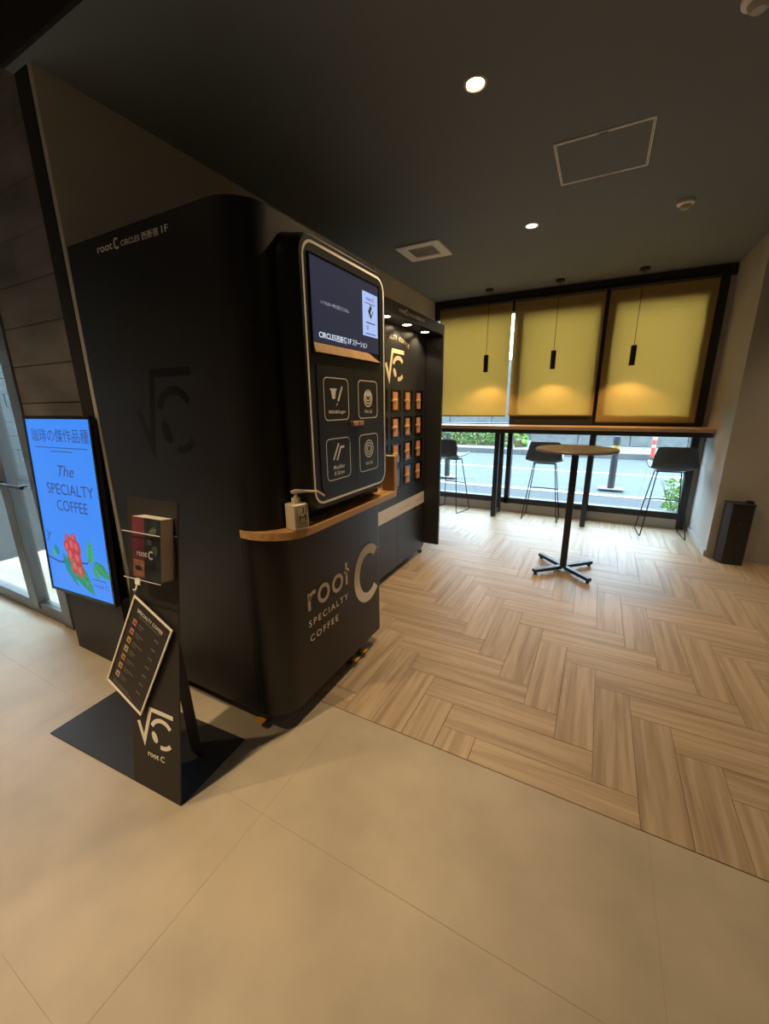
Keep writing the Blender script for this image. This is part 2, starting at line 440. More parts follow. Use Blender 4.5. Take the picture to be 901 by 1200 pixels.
for j in range(-3, 30):
    for k in range(-6, 10):
        x = OX + PW * (-3 - j + 8 * k); y = OY + PW * j
        if x > 3.7 or x + 0.6 < XL or y > YW: continue
        plank(x, x + 0.6, y, y + PW, 0)
for i in range(-16, 28):
    for k in range(-6, 8):
        x = OX + PW * i; y = OY + PW * (-7 - i + 8 * k)
        if x > 3.7 or x + PW < XL or y > YW or y + 0.6 < YT: continue
        plank(x, x + PW, y, y + 0.6, 1)

# ceilings
struct(obj('ceiling', B().box(-2.20, 3.7, 1.027, YW + 0.1, CZ, CZ + 0.12), 'ceiling'))
cu = struct(obj('ceiling_lobby', B().box(-4.9, 3.7, -3.2, 1.16, ZC2, ZC2 + 0.1), 'ceil_black'))
struct(obj('trim_1', B().box(-2.20, 3.7, 1.012, 1.027, CZ - 0.004, ZC2), 'ceil_black'))
# walls
struct(obj('wall_left', B().box(-2.0975, XL, 1.062, YW + 0.1, 0, CZ), 'wall_grey'))
struct(obj('wall_right', B().box(XR, XR + 0.3, 4.46, YW + 0.1, 0, CZ), 'wall_light'))
struct(obj('wall_front_right', B().box(XR + 0.3, 3.7, 4.46, 4.7, 0, CZ), 'wall_light'))
struct(obj('wall_lobby_right', B().box(3.7, 3.8, -3.2, 4.7, 0, ZC2), 'wall_light'))
struct(obj('wall_lobby_back', B().box(-4.9, 3.7, -3.3, -3.2, 0, ZC2), 'wall_light'))
struct(obj('wall_lobby_left', B().box(-5.0, -4.9, -3.2, 1.16, 0, ZC2), 'wall_grey'))
struct(obj('baseboard_right', B().box(XR - 0.012, XR, 4.47, YW - 0.04, 0, 0.06, 0.002, 1), 'wall_light'))
struct(obj('baseboard_left', B().box(XL, XL + 0.01, 1.9, YW - 0.04, 0, 0.06, 0.002, 1), 'wall_grey'))
# wall of board-marked concrete slabs beside the glass door, with the steel edge column
sw = struct(obj('wall_stone', B().box(-2.87, -2.098, 1.111, 1.16, 0, ZC2), 'gap'))
zz = [0.0] + [0.10 + 0.189 * k for k in range(0, 16)]
zz = [z for z in zz if z < ZC2 - 0.05] + [ZC2]
for k in range(len(zz) - 1):
    obj('stone_slab', B().box(-2.868, -2.202, 1.09 + random.uniform(-.003, .003), 1.1105, zz[k] + 0.0015, zz[k + 1] - 0.0015, 0.003, 1), 'stone', sw)
struct(obj('trim_2', B().box(-2.195, -2.098, 1.058, 1.11, 0, CZ, 0.002, 1), 'ceil_black'))  # steel column, widened over the wall end to stand in for shade

# glass door wall at the left
gd = struct(obj('door_1', B().box(-2.98, -2.87, 1.08, 1.16, 0, ZC2, 0.003, 1), 'grey_metal'))
b = B(); b.box(-3.42, -3.30, 1.08, 1.15, 0.05, 2.5, 0.003, 1); b.box(-4.9, -2.98, 1.08, 1.16, 2.5, ZC2); b.box(-4.9, -2.98, 1.09, 1.15, 0.0, 0.09, 0.003, 1)
obj('door_frame', b, 'grey_metal', gd)
obj('door_pane', B().box(-3.30, -2.98, 1.11, 1.118, 0.09, 2.5), 'glass', gd)
obj('door_pane', B().box(-4.9, -3.42, 1.11, 1.118, 0.09, 2.5), 'glass', gd)
b = B(); b.tube([(-4.3, 1.04, 0.94), (-2.99, 1.04, 0.94)], 0.011); b.tube([(-3.05, 1.04, 0.94), (-3.05, 1.085, 0.94)], 0.008); b.tube([(-3.36, 1.04, 0.94), (-3.36, 1.085, 0.94)], 0.008)
obj('push_bar', b, 'dark_metal', gd, True)

# ---- the window wall: three bays, blinds above, counter across the middle
ZT = 1.10
wf = struct(obj('window_1', B().box(XL, XR, YW - 0.05, YW + 0.05, 2.565, CZ, 0.003, 1), 'dark_metal'))
def wpart(name, m_, *a, **k): return obj(name, B().box(*a, **k), m_, wf)
wpart('jamb', 'dark_metal', XL, XL + 0.035, YW - 0.05, YW + 0.05, 0.0, 2.565, bev=0.003, seg=1)
wpart('jamb', 'dark_metal', 0.885, 0.955, YW - 0.05, YW + 0.05, 0.0, 2.565, bev=0.003, seg=1)
wpart('jamb_infill', 'wall_light', 0.955, XR, YW - 0.03, YW + 0.06, 0.0, 2.565)
wpart('mullion', 'dark_metal', -1.035, -0.975, YW - 0.05, YW + 0.05, 0.1, 2.565, bev=0.003, seg=1)
wpart('mullion', 'dark_metal', -0.085, -0.020, YW - 0.05, YW + 0.05, 0.1, 2.565, bev=0.003, seg=1)
wpart('transom', 'dark_metal', XL + 0.035, 0.885, YW - 0.045, YW + 0.045, ZT - 0.06, ZT + 0.05, bev=0.003, seg=1)
wpart('bottom_rail', 'dark_metal', XL + 0.035, 0.885, YW - 0.05, YW + 0.05, 0.11, 0.185, bev=0.003, seg=1)
wpart('kick_panel', 'wall_grey', XL + 0.035, 0.885, YW - 0.04, YW + 0.05, 0.0, 0.11)
bays = [(XL + 0.035, -1.035), (-0.975, -0.085), (-0.020, 0.885)]
for i, (a, c) in enumerate(bays):
    obj('pane', B().box(a, c, YW - 0.004, YW + 0.004, 0.185, ZT - 0.06), 'glass', wf)
    obj('pane', B().box(a, c, YW - 0.004, YW + 0.004, ZT + 0.05, 2.565), 'glass', wf)
    if i > 0:   # opening sashes in the middle and right bay
        s_ = 0.05 if i == 1 else 0.085
        b = B(); b.box(a, a + 0.045, YW - 0.072, YW + 0.03, ZT + 0.05, 2.565); b.box(c - s_, c, YW - 0.072, YW + 0.03, ZT + 0.05, 2.565)
        b.box(a + 0.045, c - s_, YW - 0.072, YW + 0.03, ZT + 0.05, ZT + 0.158); b.box(a + 0.045, c - s_, YW - 0.072, YW + 0.03, 2.43, 2.565)
        obj('sash', b, 'dark_metal', wf)
    else:
        obj('sash', B().box(a, c, YW - 0.072, YW + 0.03, 2.45, 2.565), 'dark_metal', wf)

# roller blinds
blind_spec = [(-1.985, -1.075, 1.235, 2.56, 'olive yellow roller blind over the left window bay, beside the lockers'),
              (-1.045, -0.095, 1.243, 2.56, 'olive yellow roller blind over the middle window bay, with a dark sash rail below it'),
              (-0.055, 0.872, 1.175, 2.56, 'olive yellow roller blind over the right window bay, brightest, beside the grey wall')]
for a, c, z0, z1, lab in blind_spec:
    t = thing('roller_blind', ((a + c) / 2, YW - 0.085, z0), lab, 'blind', 'roller blinds on the window')
    obj('fabric', B().box(a, c, YW - 0.0855, YW - 0.0845, z0 + 0.012, z1 - 0.01), 'blind', t)
    obj('hem_bar', B().box(a, c, YW - 0.091, YW - 0.079, z0, z0 + 0.016, 0.003, 2), mat('hem', (0.16, 0.13, 0.045), 0.6), t)
    b = B(); b.tube([(a, YW - 0.082, z1 + 0.012), (c, YW - 0.082, z1 + 0.012)], 0.018, 14)
    obj('roller', b, 'dark_metal', t, True)

# ================================================================ DOWNLIGHTS and ceiling fixtures
def downlight(x, y, z, power, label, r=0.034, group='ceiling downlights', angle=120, blend=0.8, face='lampface'):
    t = thing('downlight', (x, y, z), label, 'downlight', group)
    b = B(); b.lathe([(r + 0.014, -0.0005), (r + 0.014, -0.004), (r + 0.006, -0.006), (r, -0.003), (r, -0.0005)], (x, y, z), 32)
    obj('trim_ring', b, 'trimwhite', t, True)
    b = B(); b.lathe([(0.0, -0.0018), (r - 0.0005, -0.0018)], (x, y, z), 32)
    obj('lens', b, face, t)
    spot((x, y, z - 0.015), power, t, angle, blend=blend)
    return t
downlight(-0.612, 1.985, CZ, 58, 'round ceiling downlight shining brightly in front of the coffee kiosk')
downlight(-0.615, 3.53, CZ, 48, 'round ceiling downlight farther in, between the hatch and the white vent')
downlight(1.9, 1.985, CZ, 18, 'unseen round ceiling downlight added out to the right of the view, near the threshold')  # unseen, added to brighten the room from the right
downlight(1.9, 3.53, CZ, 30, 'unseen round ceiling downlight added out to the right of the view, near the bin wall')  # second unseen lamp added for light from the right
downlight(-1.5, -0.1, ZC2, 135, 'unseen round lobby downlight overhead, just left of the viewer', angle=92, blend=1.0)  # unseen, placed from the bright foreground floor on the left
downlight(-2.7, -0.5, ZC2, 85, 'unseen round lobby downlight added overhead, by the glass door')  # unseen, added to light the kiosk side and its lettering
downlight(0.9, -1.2, ZC2, 10, 'unseen round lobby downlight added overhead, right of the viewer')  # unseen, added for a little light on the foreground

# white square vent
x0, x1, y0, y1 = -1.69, -1.31, 3.41, 3.775
t = thing('ceiling_vent', ((x0 + x1) / 2, (y0 + y1) / 2, CZ), 'white square ceiling vent with a grey louvred centre', 'vent')
fc = Fr((x0, y1, CZ), (1, 0, 0), (0, -1, 0))   # faces down
w_, d_ = x1 - x0, y1 - y0
b = B(); o_ = [(0, 0), (w_, 0), (w_, d_), (0, d_)]; i_ = [(.075, .075), (w_ - .075, .075), (w_ - .075, d_ - .075), (.075, d_ - .075)]
b.ring([fc.p(*p, 0.0005) for p in o_], [fc.p(*p, 0.0005) for p in i_], fc.n, 0.012)
obj('frame', b, 'white_plastic', t)
obj('backing', plate(fc, i_, 0.0006, 0.001), 'grey_metal', t)
for k in range(9):
    yy = .085 + k * (d_ - .17) / 8
    obj('louvre', plate(fc, [(.076, yy), (w_ - .076, yy), (w_ - .076, yy + .013), (.076, yy + .013)], 0.001, 0.008), 'wall_light', t)
# access hatch
x0, x1, y0, y1 = -0.372, 0.073, 2.575, 3.02
t = thing('ceiling_hatch', ((x0 + x1) / 2, (y0 + y1) / 2, CZ), 'square ceiling access hatch outlined by thin bright metal edges', 'hatch')
fc = Fr((x0, y1, CZ), (1, 0, 0), (0, -1, 0)); w_, d_ = x1 - x0, y1 - y0
obj('panel', plate(fc, [(.012, .012), (w_ - .012, .012), (w_ - .012, d_ - .012), (.012, d_ - .012)], 0.0005, 0.002), 'ceiling', t)
for a in ((0, .005), (.008, .004)):
    b = B(); o_ = [(a[0], a[0]), (w_ - a[0], a[0]), (w_ - a[0], d_ - a[0]), (a[0], d_ - a[0])]; q = a[0] + a[1]
    i_ = [(q, q), (w_ - q, q), (w_ - q, d_ - q), (q, d_ - q)]
    b.ring([fc.p(*p, 0.0005) for p in o_], [fc.p(*p, 0.0005) for p in i_], fc.n, 0.005)
    obj('edge_frame', b, 'alu', t)
obj('latch', B().box(-0.165, -0.125, 2.583, 2.591, CZ - 0.008, CZ - 0.002), 'dark_metal', t)
# smoke detectors
for (x, y, lab) in ((0.335, 3.64, 'white round smoke detector on the ceiling between the hatch and the window'),
                    (0.305, 2.06, 'white round smoke detector at the upper right corner of the picture')):
    t = thing('smoke_detector', (x, y, CZ), lab, 'smoke detector', 'ceiling smoke detectors')
    b = B(); b.lathe([(0.05, -0.0005), (0.052, -0.006), (0.05, -0.018), (0.036, -0.026)], (x, y, CZ), 28); obj('base', b, 'white_plastic', t, True)
    b = B(); b.lathe([(0.034, -0.0262), (0.03, -0.036), (0.02, -0.046), (0.0, -0.048)], (x, y, CZ), 28); obj('sensor_head', b, mat('detector_grey', (0.45, 0.44, 0.42), 0.5), t, True)

# ================================================================ PENDANTS
pend = [(-1.30, 'slim black cylinder pendant lamp before the left yellow blind'),
        (-0.548, 'slim black cylinder pendant lamp before the middle yellow blind'),
        (0.218, 'slim black cylinder pendant lamp before the right yellow blind')]
for x, lab in pend:
    y = 5.08
    t = thing('pendant_lamp', (x, y, CZ), lab, 'pendant lamp', 'black pendant lamps over the counter')
    b = B(); b.lathe([(0.045, -0.0005), (0.045, -0.022), (0.040, -0.026), (0.0, -0.026)], (x, y, CZ), 24); obj('canopy', b, 'steel_black', t, True)
    b = B(); b.tube([(x, y, CZ - 0.026), (x, y, 1.955)], 0.003, 6); obj('cord', b, 'rubber', t, True)
    b = B(); b.lathe([(0.0, 1.96), (0.022, 1.96), (0.027, 1.955), (0.027, 1.765), (0.023, 1.765), (0.022, 1.785), (0.0, 1.785)], (x, y, 0), 24); obj('shade', b, 'steel_black', t, True)
    b = B(); b.lathe([(0.0, 1.783), (0.0215, 1.783)], (x, y, 0), 24); obj('bulb', b, 'lampface2', t)
    spot((x, y, 1.76), 9, t, 125, blend=0.5, radius=0.02, color=(1, 0.6, 0.22))

# ================================================================ COFFEE KIOSK
KX0, KX1, KY0, KY1, KZ0, KZ1 = -2.0, -1.04, 1.03, 1.90, 0.092, 2.03
K = thing('coffee_kiosk', (-1.5, 1.46, 0), 'tall black rounded coffee vending kiosk with a screen, wooden shelf and cream logo', 'kiosk')
def kiosk_plan(gr, r=0.13, r2=0.03, seg=12):
    x0, x1, y0, y1 = KX0, KX1 + gr, KY0 - gr, KY1 + gr
    pts = [(x0, y0)]
    r_ = r + gr
    for k in range(seg + 1):
        a = -PI / 2 + (PI / 2) * k / seg; pts.append((x1 - r_ + r_ * math.cos(a), y0 + r_ + r_ * math.sin(a)))
    for k in range(5):
        a = (PI / 2) * k / 4; pts.append((x1 - r2 + r2 * math.cos(a), y1 - r2 + r2 * math.sin(a)))
    pts.append((x0, y1)); return pts
def plan_prism(pts, z0, z1): return B().prism([(x, y, z0) for x, y in pts], (0, 0, 1), z1 - z0)
obj('lower_body', plan_prism(kiosk_plan(0), KZ0, 0.905), 'black', K, True)
obj('upper_body', plan_prism(kiosk_plan(0), 0.9052, KZ1), 'black', K, True)
FS = Fr((0, KY0, 0), (1, 0, 0), (0, 0, 1))          # side face, towards the viewer
FF = Fr((KX1, 0, 0), (0, 1, 0), (0, 0, 1))          # front face
obj('door_seam', B().box(-1.178, -1.176, KY0 - 0.0012, KY0 + 0.001, KZ0 + 0.02, 0.88), 'black_gloss', K)
# shelf that wraps the rounded corner
def shelf_plan():
    pts = [(-1.18, 1.06), (-1.18, 1.028), (-1.122, 1.025), (-1.066, 1.038), (-1.023, 1.060), (-0.987, 1.090), (-0.966, 1.125), (-0.957, 1.165), (-0.955, 1.21)]
    for k in range(7):
        a = (PI / 2) * k / 6; pts.append((-0.995 + 0.04 * math.cos(a), 1.930 + 0.04 * math.sin(a)))
    return pts + [(-1.18, 1.97)]
obj('shelf', plan_prism(shelf_plan(), 0.906, 0.936), 'shelf', K, True)
# small lettering and gloss logo on the side
tx = 1.972
text('lettering', 'root', FS, -1.792, -1.692, tx, tx + 0.022, 0.001, 'cream', K, 0.01)
strip('lettering', [(arc(-1.664, tx + 0.014, 0.014, 0.016, 45, 315, 16), 0.006)], FS, 0.001, M['cream'], K)
text('lettering', 'CIRCLES', FS, -1.638, -1.525, tx, tx + 0.018, 0.001, 'cream', K, 0.008, space=1.1)
text('lettering', '西新宿', FS, -1.512, -1.418, tx - 0.003, tx + 0.022, 0.001, 'cream', K, 0.006)
text('lettering', '1F', FS, -1.40, -1.365, tx, tx + 0.021, 0.001, 'cream', K, 0.008)
sqrt_logo('side_logo', FS, -1.70, 1.22, 0.35, 0.315, 0.0004, M['black_vinyl'], K, 0.075)

# large logo low on the front: root C / SPECIALTY / COFFEE
zb = 0.522; xh = 0.082; s = 0.0185
st = [([(1.240, zb), (1.240, zb + xh)], s), (arc(1.240 + 0.034, zb + xh - 0.037, 0.031, 0.031, 175, 62, 10), s)]
for cx in (1.348, 1.460):
    st.append((arc(cx, zb + xh / 2, 0.0375, 0.0375, 0, 360, 32), s))
st += [([(1.538, zb), (1.538, zb + 0.118)], s), ([(1.516, zb + 0.074), (1.562, zb + 0.074)], s * 0.85)]
strip('lettering', st, FF, 0.001, M['cream'], K)
ca = arc(1.752, 0.502, 0.118, 0.140, 46, 314, 40)
strip('lettering', [(ca, 0.054)], FF, 0.001, M['cream'], K)
text('lettering', 'SPECIALTY', FF, 1.230, 1.545, 0.442, 0.474, 0.001, 'cream', K, 0.005, space=1.35)
text('lettering', 'COFFEE', FF, 1.233, 1.452, 0.368, 0.400, 0.001, 'cream', K, 0.005, space=1.35)

# casters with orange brake pedals
LK_ = None
def caster(x, y, rot, par, pedal=True):
    m_ = Matrix.Translation((x, y, 0)) @ Matrix.Rotation(rot, 4, 'Z')
    b = B(); t_ = bmesh.new()
    wb = B(); wb.lathe([(0.0, -0.011), (0.019, -0.011), (0.022, -0.008), (0.022, 0.008), (0.019, 0.011), (0.0, 0.011)], (0, 0, 0.0225), 20, 'y')
    me = bpy.data.meshes.new('t'); wb.bm.to_mesh(me); wb.bm.free(); t_.from_mesh(me); bpy.data.meshes.remove(me)
    b.merge(t_, m_)
    c = obj('caster', b, 'rubber', par, True)
    b = B(); b.box(-0.02, 0.02, -0.02, 0.02, 0.052, 0.0595 if par is LK_ else 0.0915, mtx=m_); b.box(-0.012, 0.012, 0.0125, 0.0155, 0.02, 0.053, mtx=m_); b.box(-0.012, 0.012, -0.0155, -0.0125, 0.02, 0.053, mtx=m_)
    obj('fork', b, 'chrome', c)
    if pedal:
        b = B(); b.box(0.022, 0.052, -0.022, 0.022, 0.030, 0.037, 0.002, 1, mtx=m_); b.box(0.012, 0.03, -0.008, 0.008, 0.031, 0.036, mtx=m_)
        obj('brake_pedal', b, 'pedal', c)
caster(-1.197, 1.082, -PI / 2, K); caster(-1.09, 1.62, 0.0, K); caster(-1.09, 1.71, 0.0, K); caster(-1.9, 1.10, 0, K, False); caster(-1.9, 1.8, 0, K, False)

# display and cupboard housing on the upper front
XF = -0.950; KS = 0.950 / 0.907; HZ = 1.3964
class FrS(Fr):
    def p(s, a, b, h=0.0): return Vector((s.o.x + h, a * KS, HZ + (b - HZ) * KS))
FH = FrS((XF, 0, 0), (0, 1, 0), (0, 0, 1))
b = B()
yo, yi = rrect(1.136, 1.733, 1.012, 1.941, 0.075, 8), rrect(1.143, 1.726, 1.019, 1.934, 0.068, 8)
yb = rrect(1.170 / KS, 1.846 / KS, 0.992, 1.955, 0.085, 8)
L0 = [b.bm.verts.new((KX1 + 0.0005, *FH.p(y, z).yz)) for y, z in yb]; L1 = [b.bm.verts.new(FH.p(y, z, -0.006)) for y, z in yo]; L2 = [b.bm.verts.new(FH.p(y, z)) for y, z in yi]
n = len(yo)
for i in range(n):
    j = (i + 1) % n; b.bm.faces.new((L0[i], L0[j], L1[j], L1[i])); b.bm.faces.new((L1[i], L1[j], L2[j], L2[i]))
b.bm.faces.new(L2); b.bm.faces.new(L0[::-1])
H = obj('housing', b, 'black', K, True)
obj('face_plate', plate(FH, rrect(1.149, 1.720, 1.025, 1.928, 0.063, 8), 0.00005, 0.0003), 'panel', H)
outline('cream_outline', FH, 1.154, 1.715, 1.031, 1.921, 0.058, 0.0085, 0.0003, M['cream'], H, 0.0012, 8)
# screen
sc = obj('screen', plate(FH, [(1.190, 1.612), (1.660, 1.612), (1.660, 1.878), (1.190, 1.878)], 0.0004, 0.0022), 'screen_off', K)
b = B(); o_ = [(1.184, 1.571), (1.668, 1.571), (1.668, 1.884), (1.184, 1.884)]; i_ = [(1.190, 1.576), (1.662, 1.576), (1.662, 1.878), (1.190, 1.878)]
b.ring([FH.p(*p, 0.0004) for p in o_], [FH.p(*p, 0.0004) for p in i_], FH.n, 0.004); obj('bezel', b, 'black_gloss', sc)
lp = [(1.190, 1.577), (1.655, 1.577), (1.566, 1.609), (1.190, 1.609)]
b = B(); vv = [b.bm.verts.new(FH.p(a, c, 0.001)) for a, c in lp] + [b.bm.verts.new(FH.p(a, c, d)) for (a, c), d in zip(lp, (.014, .014, .003, .003))]
for f_ in ((0, 1, 2, 3), (7, 6, 5, 4), (0, 4, 5, 1), (1, 5, 6, 2), (2, 6, 7, 3), (3, 7, 4, 0)): b.bm.faces.new([vv[i] for i in f_])
obj('wooden_ledge', b, 'boxwood', K)
cardo = flat('screen_card', [[(1.528, 1.676), (1.652, 1.676), (1.652, 1.842), (1.528, 1.842)]], FH, 0.0024, M['screen_card'], sc)
text('lettering', 'root C', FH, 1.556, 1.624, 1.812, 1.827, 0.0034, 'ink', sc, 0.01)
flat('card_icon', [[(1.592 + 0.026 * a, 1.772 + 0.028 * c) for a, c in ((0, 1), (.8, 0), (0, -1), (-.8, 0))]], FH, 0.0034, M['ink'], sc)
flat('card_icon', [ellipse(1.598, 1.772, 0.006, 0.013, -0.4, 14)], FH, 0.0042, M['screen_card'], sc)
flat('card_rule', [[(1.548, 1.800), (1.632, 1.800), (1.632, 1.8025), (1.548, 1.8025)], [(1.555, 1.726), (1.628, 1.726), (1.628, 1.730), (1.555, 1.730)],
                   [(1.548, 1.684), (1.632, 1.684), (1.632, 1.687), (1.548, 1.687)]], FH, 0.0034, M['ink'], sc)
strip('card_icon', [(arc(1.565, 1.709, 0.007, 0.007, 0, 360, 14), 0.002)], FH, 0.0034, M['ink'], sc)
text('lettering', 'いつもの一杯を変えてみる。', FH, 1.245, 1.425, 1.738, 1.752, 0.0024, 'screen_dim', sc, 0.004)
text('lettering', 'CIRCLES', FH, 1.226, 1.330, 1.628, 1.647, 0.0024, 'screen_text', sc, 0.014)
text('lettering', '西新宿', FH, 1.333, 1.405, 1.625, 1.649, 0.0024, 'screen_text', sc, 0.010)
text('lettering', '1F', FH, 1.413, 1.437, 1.628, 1.647, 0.0024, 'screen_text', sc, 0.012)
text('lettering', 'ステーション', FH, 1.445, 1.560, 1.626, 1.648, 0.0024, 'screen_text', sc, 0.010)
# two cupboard doors with icons
FD = FrS((XF + 0.0035, 0, 0), (0, 1, 0), (0, 0, 1))
def cupboard_door(y0, y1, side):
    z0, z1 = 1.070, 1.538; r_ = 0.035; pts = []
    if side == 0:
        pts = [(y1, z0), (y1, z1), (y0, z1), (y0, z0 + r_)] + [(y0 + r_ - r_ * math.cos(a), z0 + r_ - r_ * math.sin(a)) for a in [PI / 2 * k / 6 for k in range(1, 7)]]
    else:
        pts = [(y0, z0), (y0, z1), (y1, z1), (y1, z0 + r_)] + [(y1 - r_ + r_ * math.cos(a), z0 + r_ - r_ * math.sin(a)) for a in [PI / 2 * k / 6 for k in range(1, 7)]]
    return obj('cupboard_door', plate(FH, pts, 0.0004, 0.0035), 'panel', K)
d0 = cupboard_door(1.199, 1.4475, 0); d1 = cupboard_door(1.4495, 1.682, 1)
for (dd, y0, y1, z0, z1) in ((d0, 1.234, 1.401, 1.340, 1.497), (d1, 1.474, 1.638, 1.340, 1.497), (d0, 1.234, 1.401, 1.110, 1.273), (d1, 1.474, 1.638, 1.110, 1.273)):
    outline('icon_frame', FD, y0, y1, z0, z1, 0.022, 0.0035, 0.0002, M['cream'], dd, 0.0006, 5)
cm = M['cream']
flat('icon', [[(1.275, 1.458), (1.318, 1.458), (1.318, 1.452), (1.312, 1.450), (1.306, 1.420), (1.287, 1.420), (1.281, 1.450), (1.275, 1.452)]], FD, 0.0002, cm, d0)
strip('icon', [([(1.326, 1.412), (1.356, 1.466)], 0.009)], FD, 0.0002, cm, d0)
flat('icon', [ellipse(1.320, 1.402, 0.0025, 0.0035, 0, 8), ellipse(1.314, 1.396, 0.002, 0.003, 0, 8)], FD, 0.0002, cm, d0)
text('lettering', 'Milk&Sugar', FD, 1.262, 1.378, 1.362, 1.379, 0.0003, 'cream', d0, 0.012)
strip('icon', [([(1.280, 1.190), (1.318, 1.252)], 0.009), ([(1.304, 1.186), (1.332, 1.236), (1.356, 1.236)], 0.009)], FD, 0.0002, cm, d0)
text('lettering', 'Muddler', FD, 1.278, 1.358, 1.152, 1.168, 0.0003, 'cream', d0, 0.012)
text('lettering', '& Straw', FD, 1.282, 1.354, 1.128, 1.145, 0.0003, 'cream', d0, 0.012)
for k in range(3): strip('icon', [(arc(1.556, 1.424 + 0.005 * k, 0.034 - 0.008 * k, 0.034 - 0.007 * k, 0, 360, 24), 0.005)], FD, 0.0002, cm, d1)
flat('icon', [ellipse(1.556, 1.44, 0.012, 0.010, 0, 14)], FD, 0.0002, cm, d1)
text('lettering', 'Hot Lid', FD, 1.526, 1.588, 1.362, 1.378, 0.0003, 'cream', d1, 0.012)
for k in range(3): strip('icon', [(arc(1.556, 1.208, 0.037 - 0.011 * k, 0.037 - 0.011 * k, 0, 360, 24), 0.004)], FD, 0.0002, cm, d1)
text('lettering', 'Ice Lid', FD, 1.528, 1.586, 1.138, 1.153, 0.0003, 'cream', d1, 0.012)
obj('pull', B().box(XF + 0.0035, XF + 0.022, 1.475, 1.514, 1.310, 1.329, 0.002, 1), 'boxwood', d0)
obj('pull', B().box(XF + 0.0035, XF + 0.022, 1.521, 1.560, 1.310, 1.329, 0.002, 1), 'boxwood', d1)

# wooden upright at the far end of the shelf
e_ = obj('shelf_end_panel', B().box(-1.039, -0.962, 1.925, 1.966, 0.9365, 1.128, 0.0015, 1), 'boxwood', K)
e_['label'] = 'upright wooden end panel of the shelf'

# pump bottle on the shelf
PB = thing('pump_bottle', (-0.992, 1.146, 0.936), 'square cream hand sanitizer pump bottle with a J M label on the kiosk shelf', 'bottle')
mz = Matrix.Translation((-0.992, 1.146, 0)) @ Matrix.Rotation(math.radians(-16), 4, 'Z')
b = B(); b.box(-0.032, 0.032, -0.033, 0.033, 0.9365, 1.038, 0.006, 3, mtx=mz); obj('bottle_body', b, 'bottle', PB, True)
b = B(); b.lathe([(0.0, 1.0382), (0.0175, 1.0382), (0.0175, 1.056), (0.016, 1.058), (0.009, 1.058), (0.009, 1.064), (0.0055, 1.065), (0.0055, 1.078), (0.0, 1.078)], (-0.992, 1.146, 0), 20); obj('collar', b, 'bottle', PB, True)
b = B(); b.tube([Vector((-0.992, 1.146, 0)) + Vector(p) for p in ((-0.012, -0.012, 1.080), (0.0, 0.0, 1.083), (0.030, 0.026, 1.082), (0.062, 0.056, 1.077), (0.072, 0.084, 1.056))], [0.006, 0.009, 0.005, 0.0045, 0.004], 10); obj('pump_nozzle', b, 'bottle', PB, True)
fb = Fr(mz @ Vector((0.0321, 0, 0.012)), mz.to_3x3() @ Vector((0, 1, 0)), (0, 0, 1))
outline('label_border', fb, -0.020, 0.026, 0.938, 1.016, 0.001, 0.001, 0.0002, M['ink'], PB, 0.0004, 2)
text('lettering', 'J', fb, -0.002, 0.011, 0.990, 1.012, 0.0004, 'ink', PB)
text('lettering', 'M', fb, -0.011, 0.019, 0.960, 0.982, 0.0004, 'ink', PB)
flat('label_rule', [[(-0.012, 0.951), (0.02, 0.951), (0.02, 0.9525), (-0.012, 0.9525)], [(-0.008, 0.946), (0.016, 0.946), (0.016, 0.947), (-0.008, 0.947)]], fb, 0.0002, M['ink'], PB)

# ================================================================ LOCKER STATION
LX, LY0, LY1 = -1.40, 1.96, 3.43
LK = thing('pickup_locker', (-1.7, 2.7, 0), 'charcoal coffee pickup locker wall with lit canopy beyond the kiosk', 'locker')
obj('body', B().box(-1.99, LX, LY0, LY1, 0.06, 1.958, 0.003, 1), 'locker', LK)
obj('canopy', B().box(-1.99, -1.25, LY0, LY1 + 0.03, 1.9585, 2.038, 0.003, 1), 'locker', LK)
obj('end_panel', B().box(-1.99, -1.25, LY1 + 0.0005, LY1 + 0.03, 0.09, 1.958, 0.002, 1), 'locker', LK)
FLk = Fr((LX, 0, 0), (0, 1, 0), (0, 0, 1)); FC = Fr((-1.25, 0, 0), (0, 1, 0), (0, 0, 1))
tx = 1.988
text('lettering', 'root', FC, 2.585, 2.675, tx, tx + 0.020, 0.001, 'cream', LK, 0.01)
strip('lettering', [(arc(2.700, tx + 0.013, 0.013, 0.016, 45, 315, 14), 0.006)], FC, 0.001, M['cream'], LK)
text('lettering', 'CIRCLES', FC, 2.725, 2.845, tx, tx + 0.017, 0.001, 'cream', LK, 0.008, space=1.1)
text('lettering', '西新宿', FC, 2.858, 2.958, tx - 0.003, tx + 0.021, 0.001, 'cream', LK, 0.006)
text('lettering', '1F', FC, 2.980, 3.020, tx, tx + 0.02, 0.001, 'cream', LK, 0.008)
sqrt_logo('wall_logo', FLk, 2.672, 1.575, 0.305, 0.212, 0.0, M['cream_lit'], LK, 0.085)
LK.children[-1]['label'] = 'cream coffee bean of the logo'
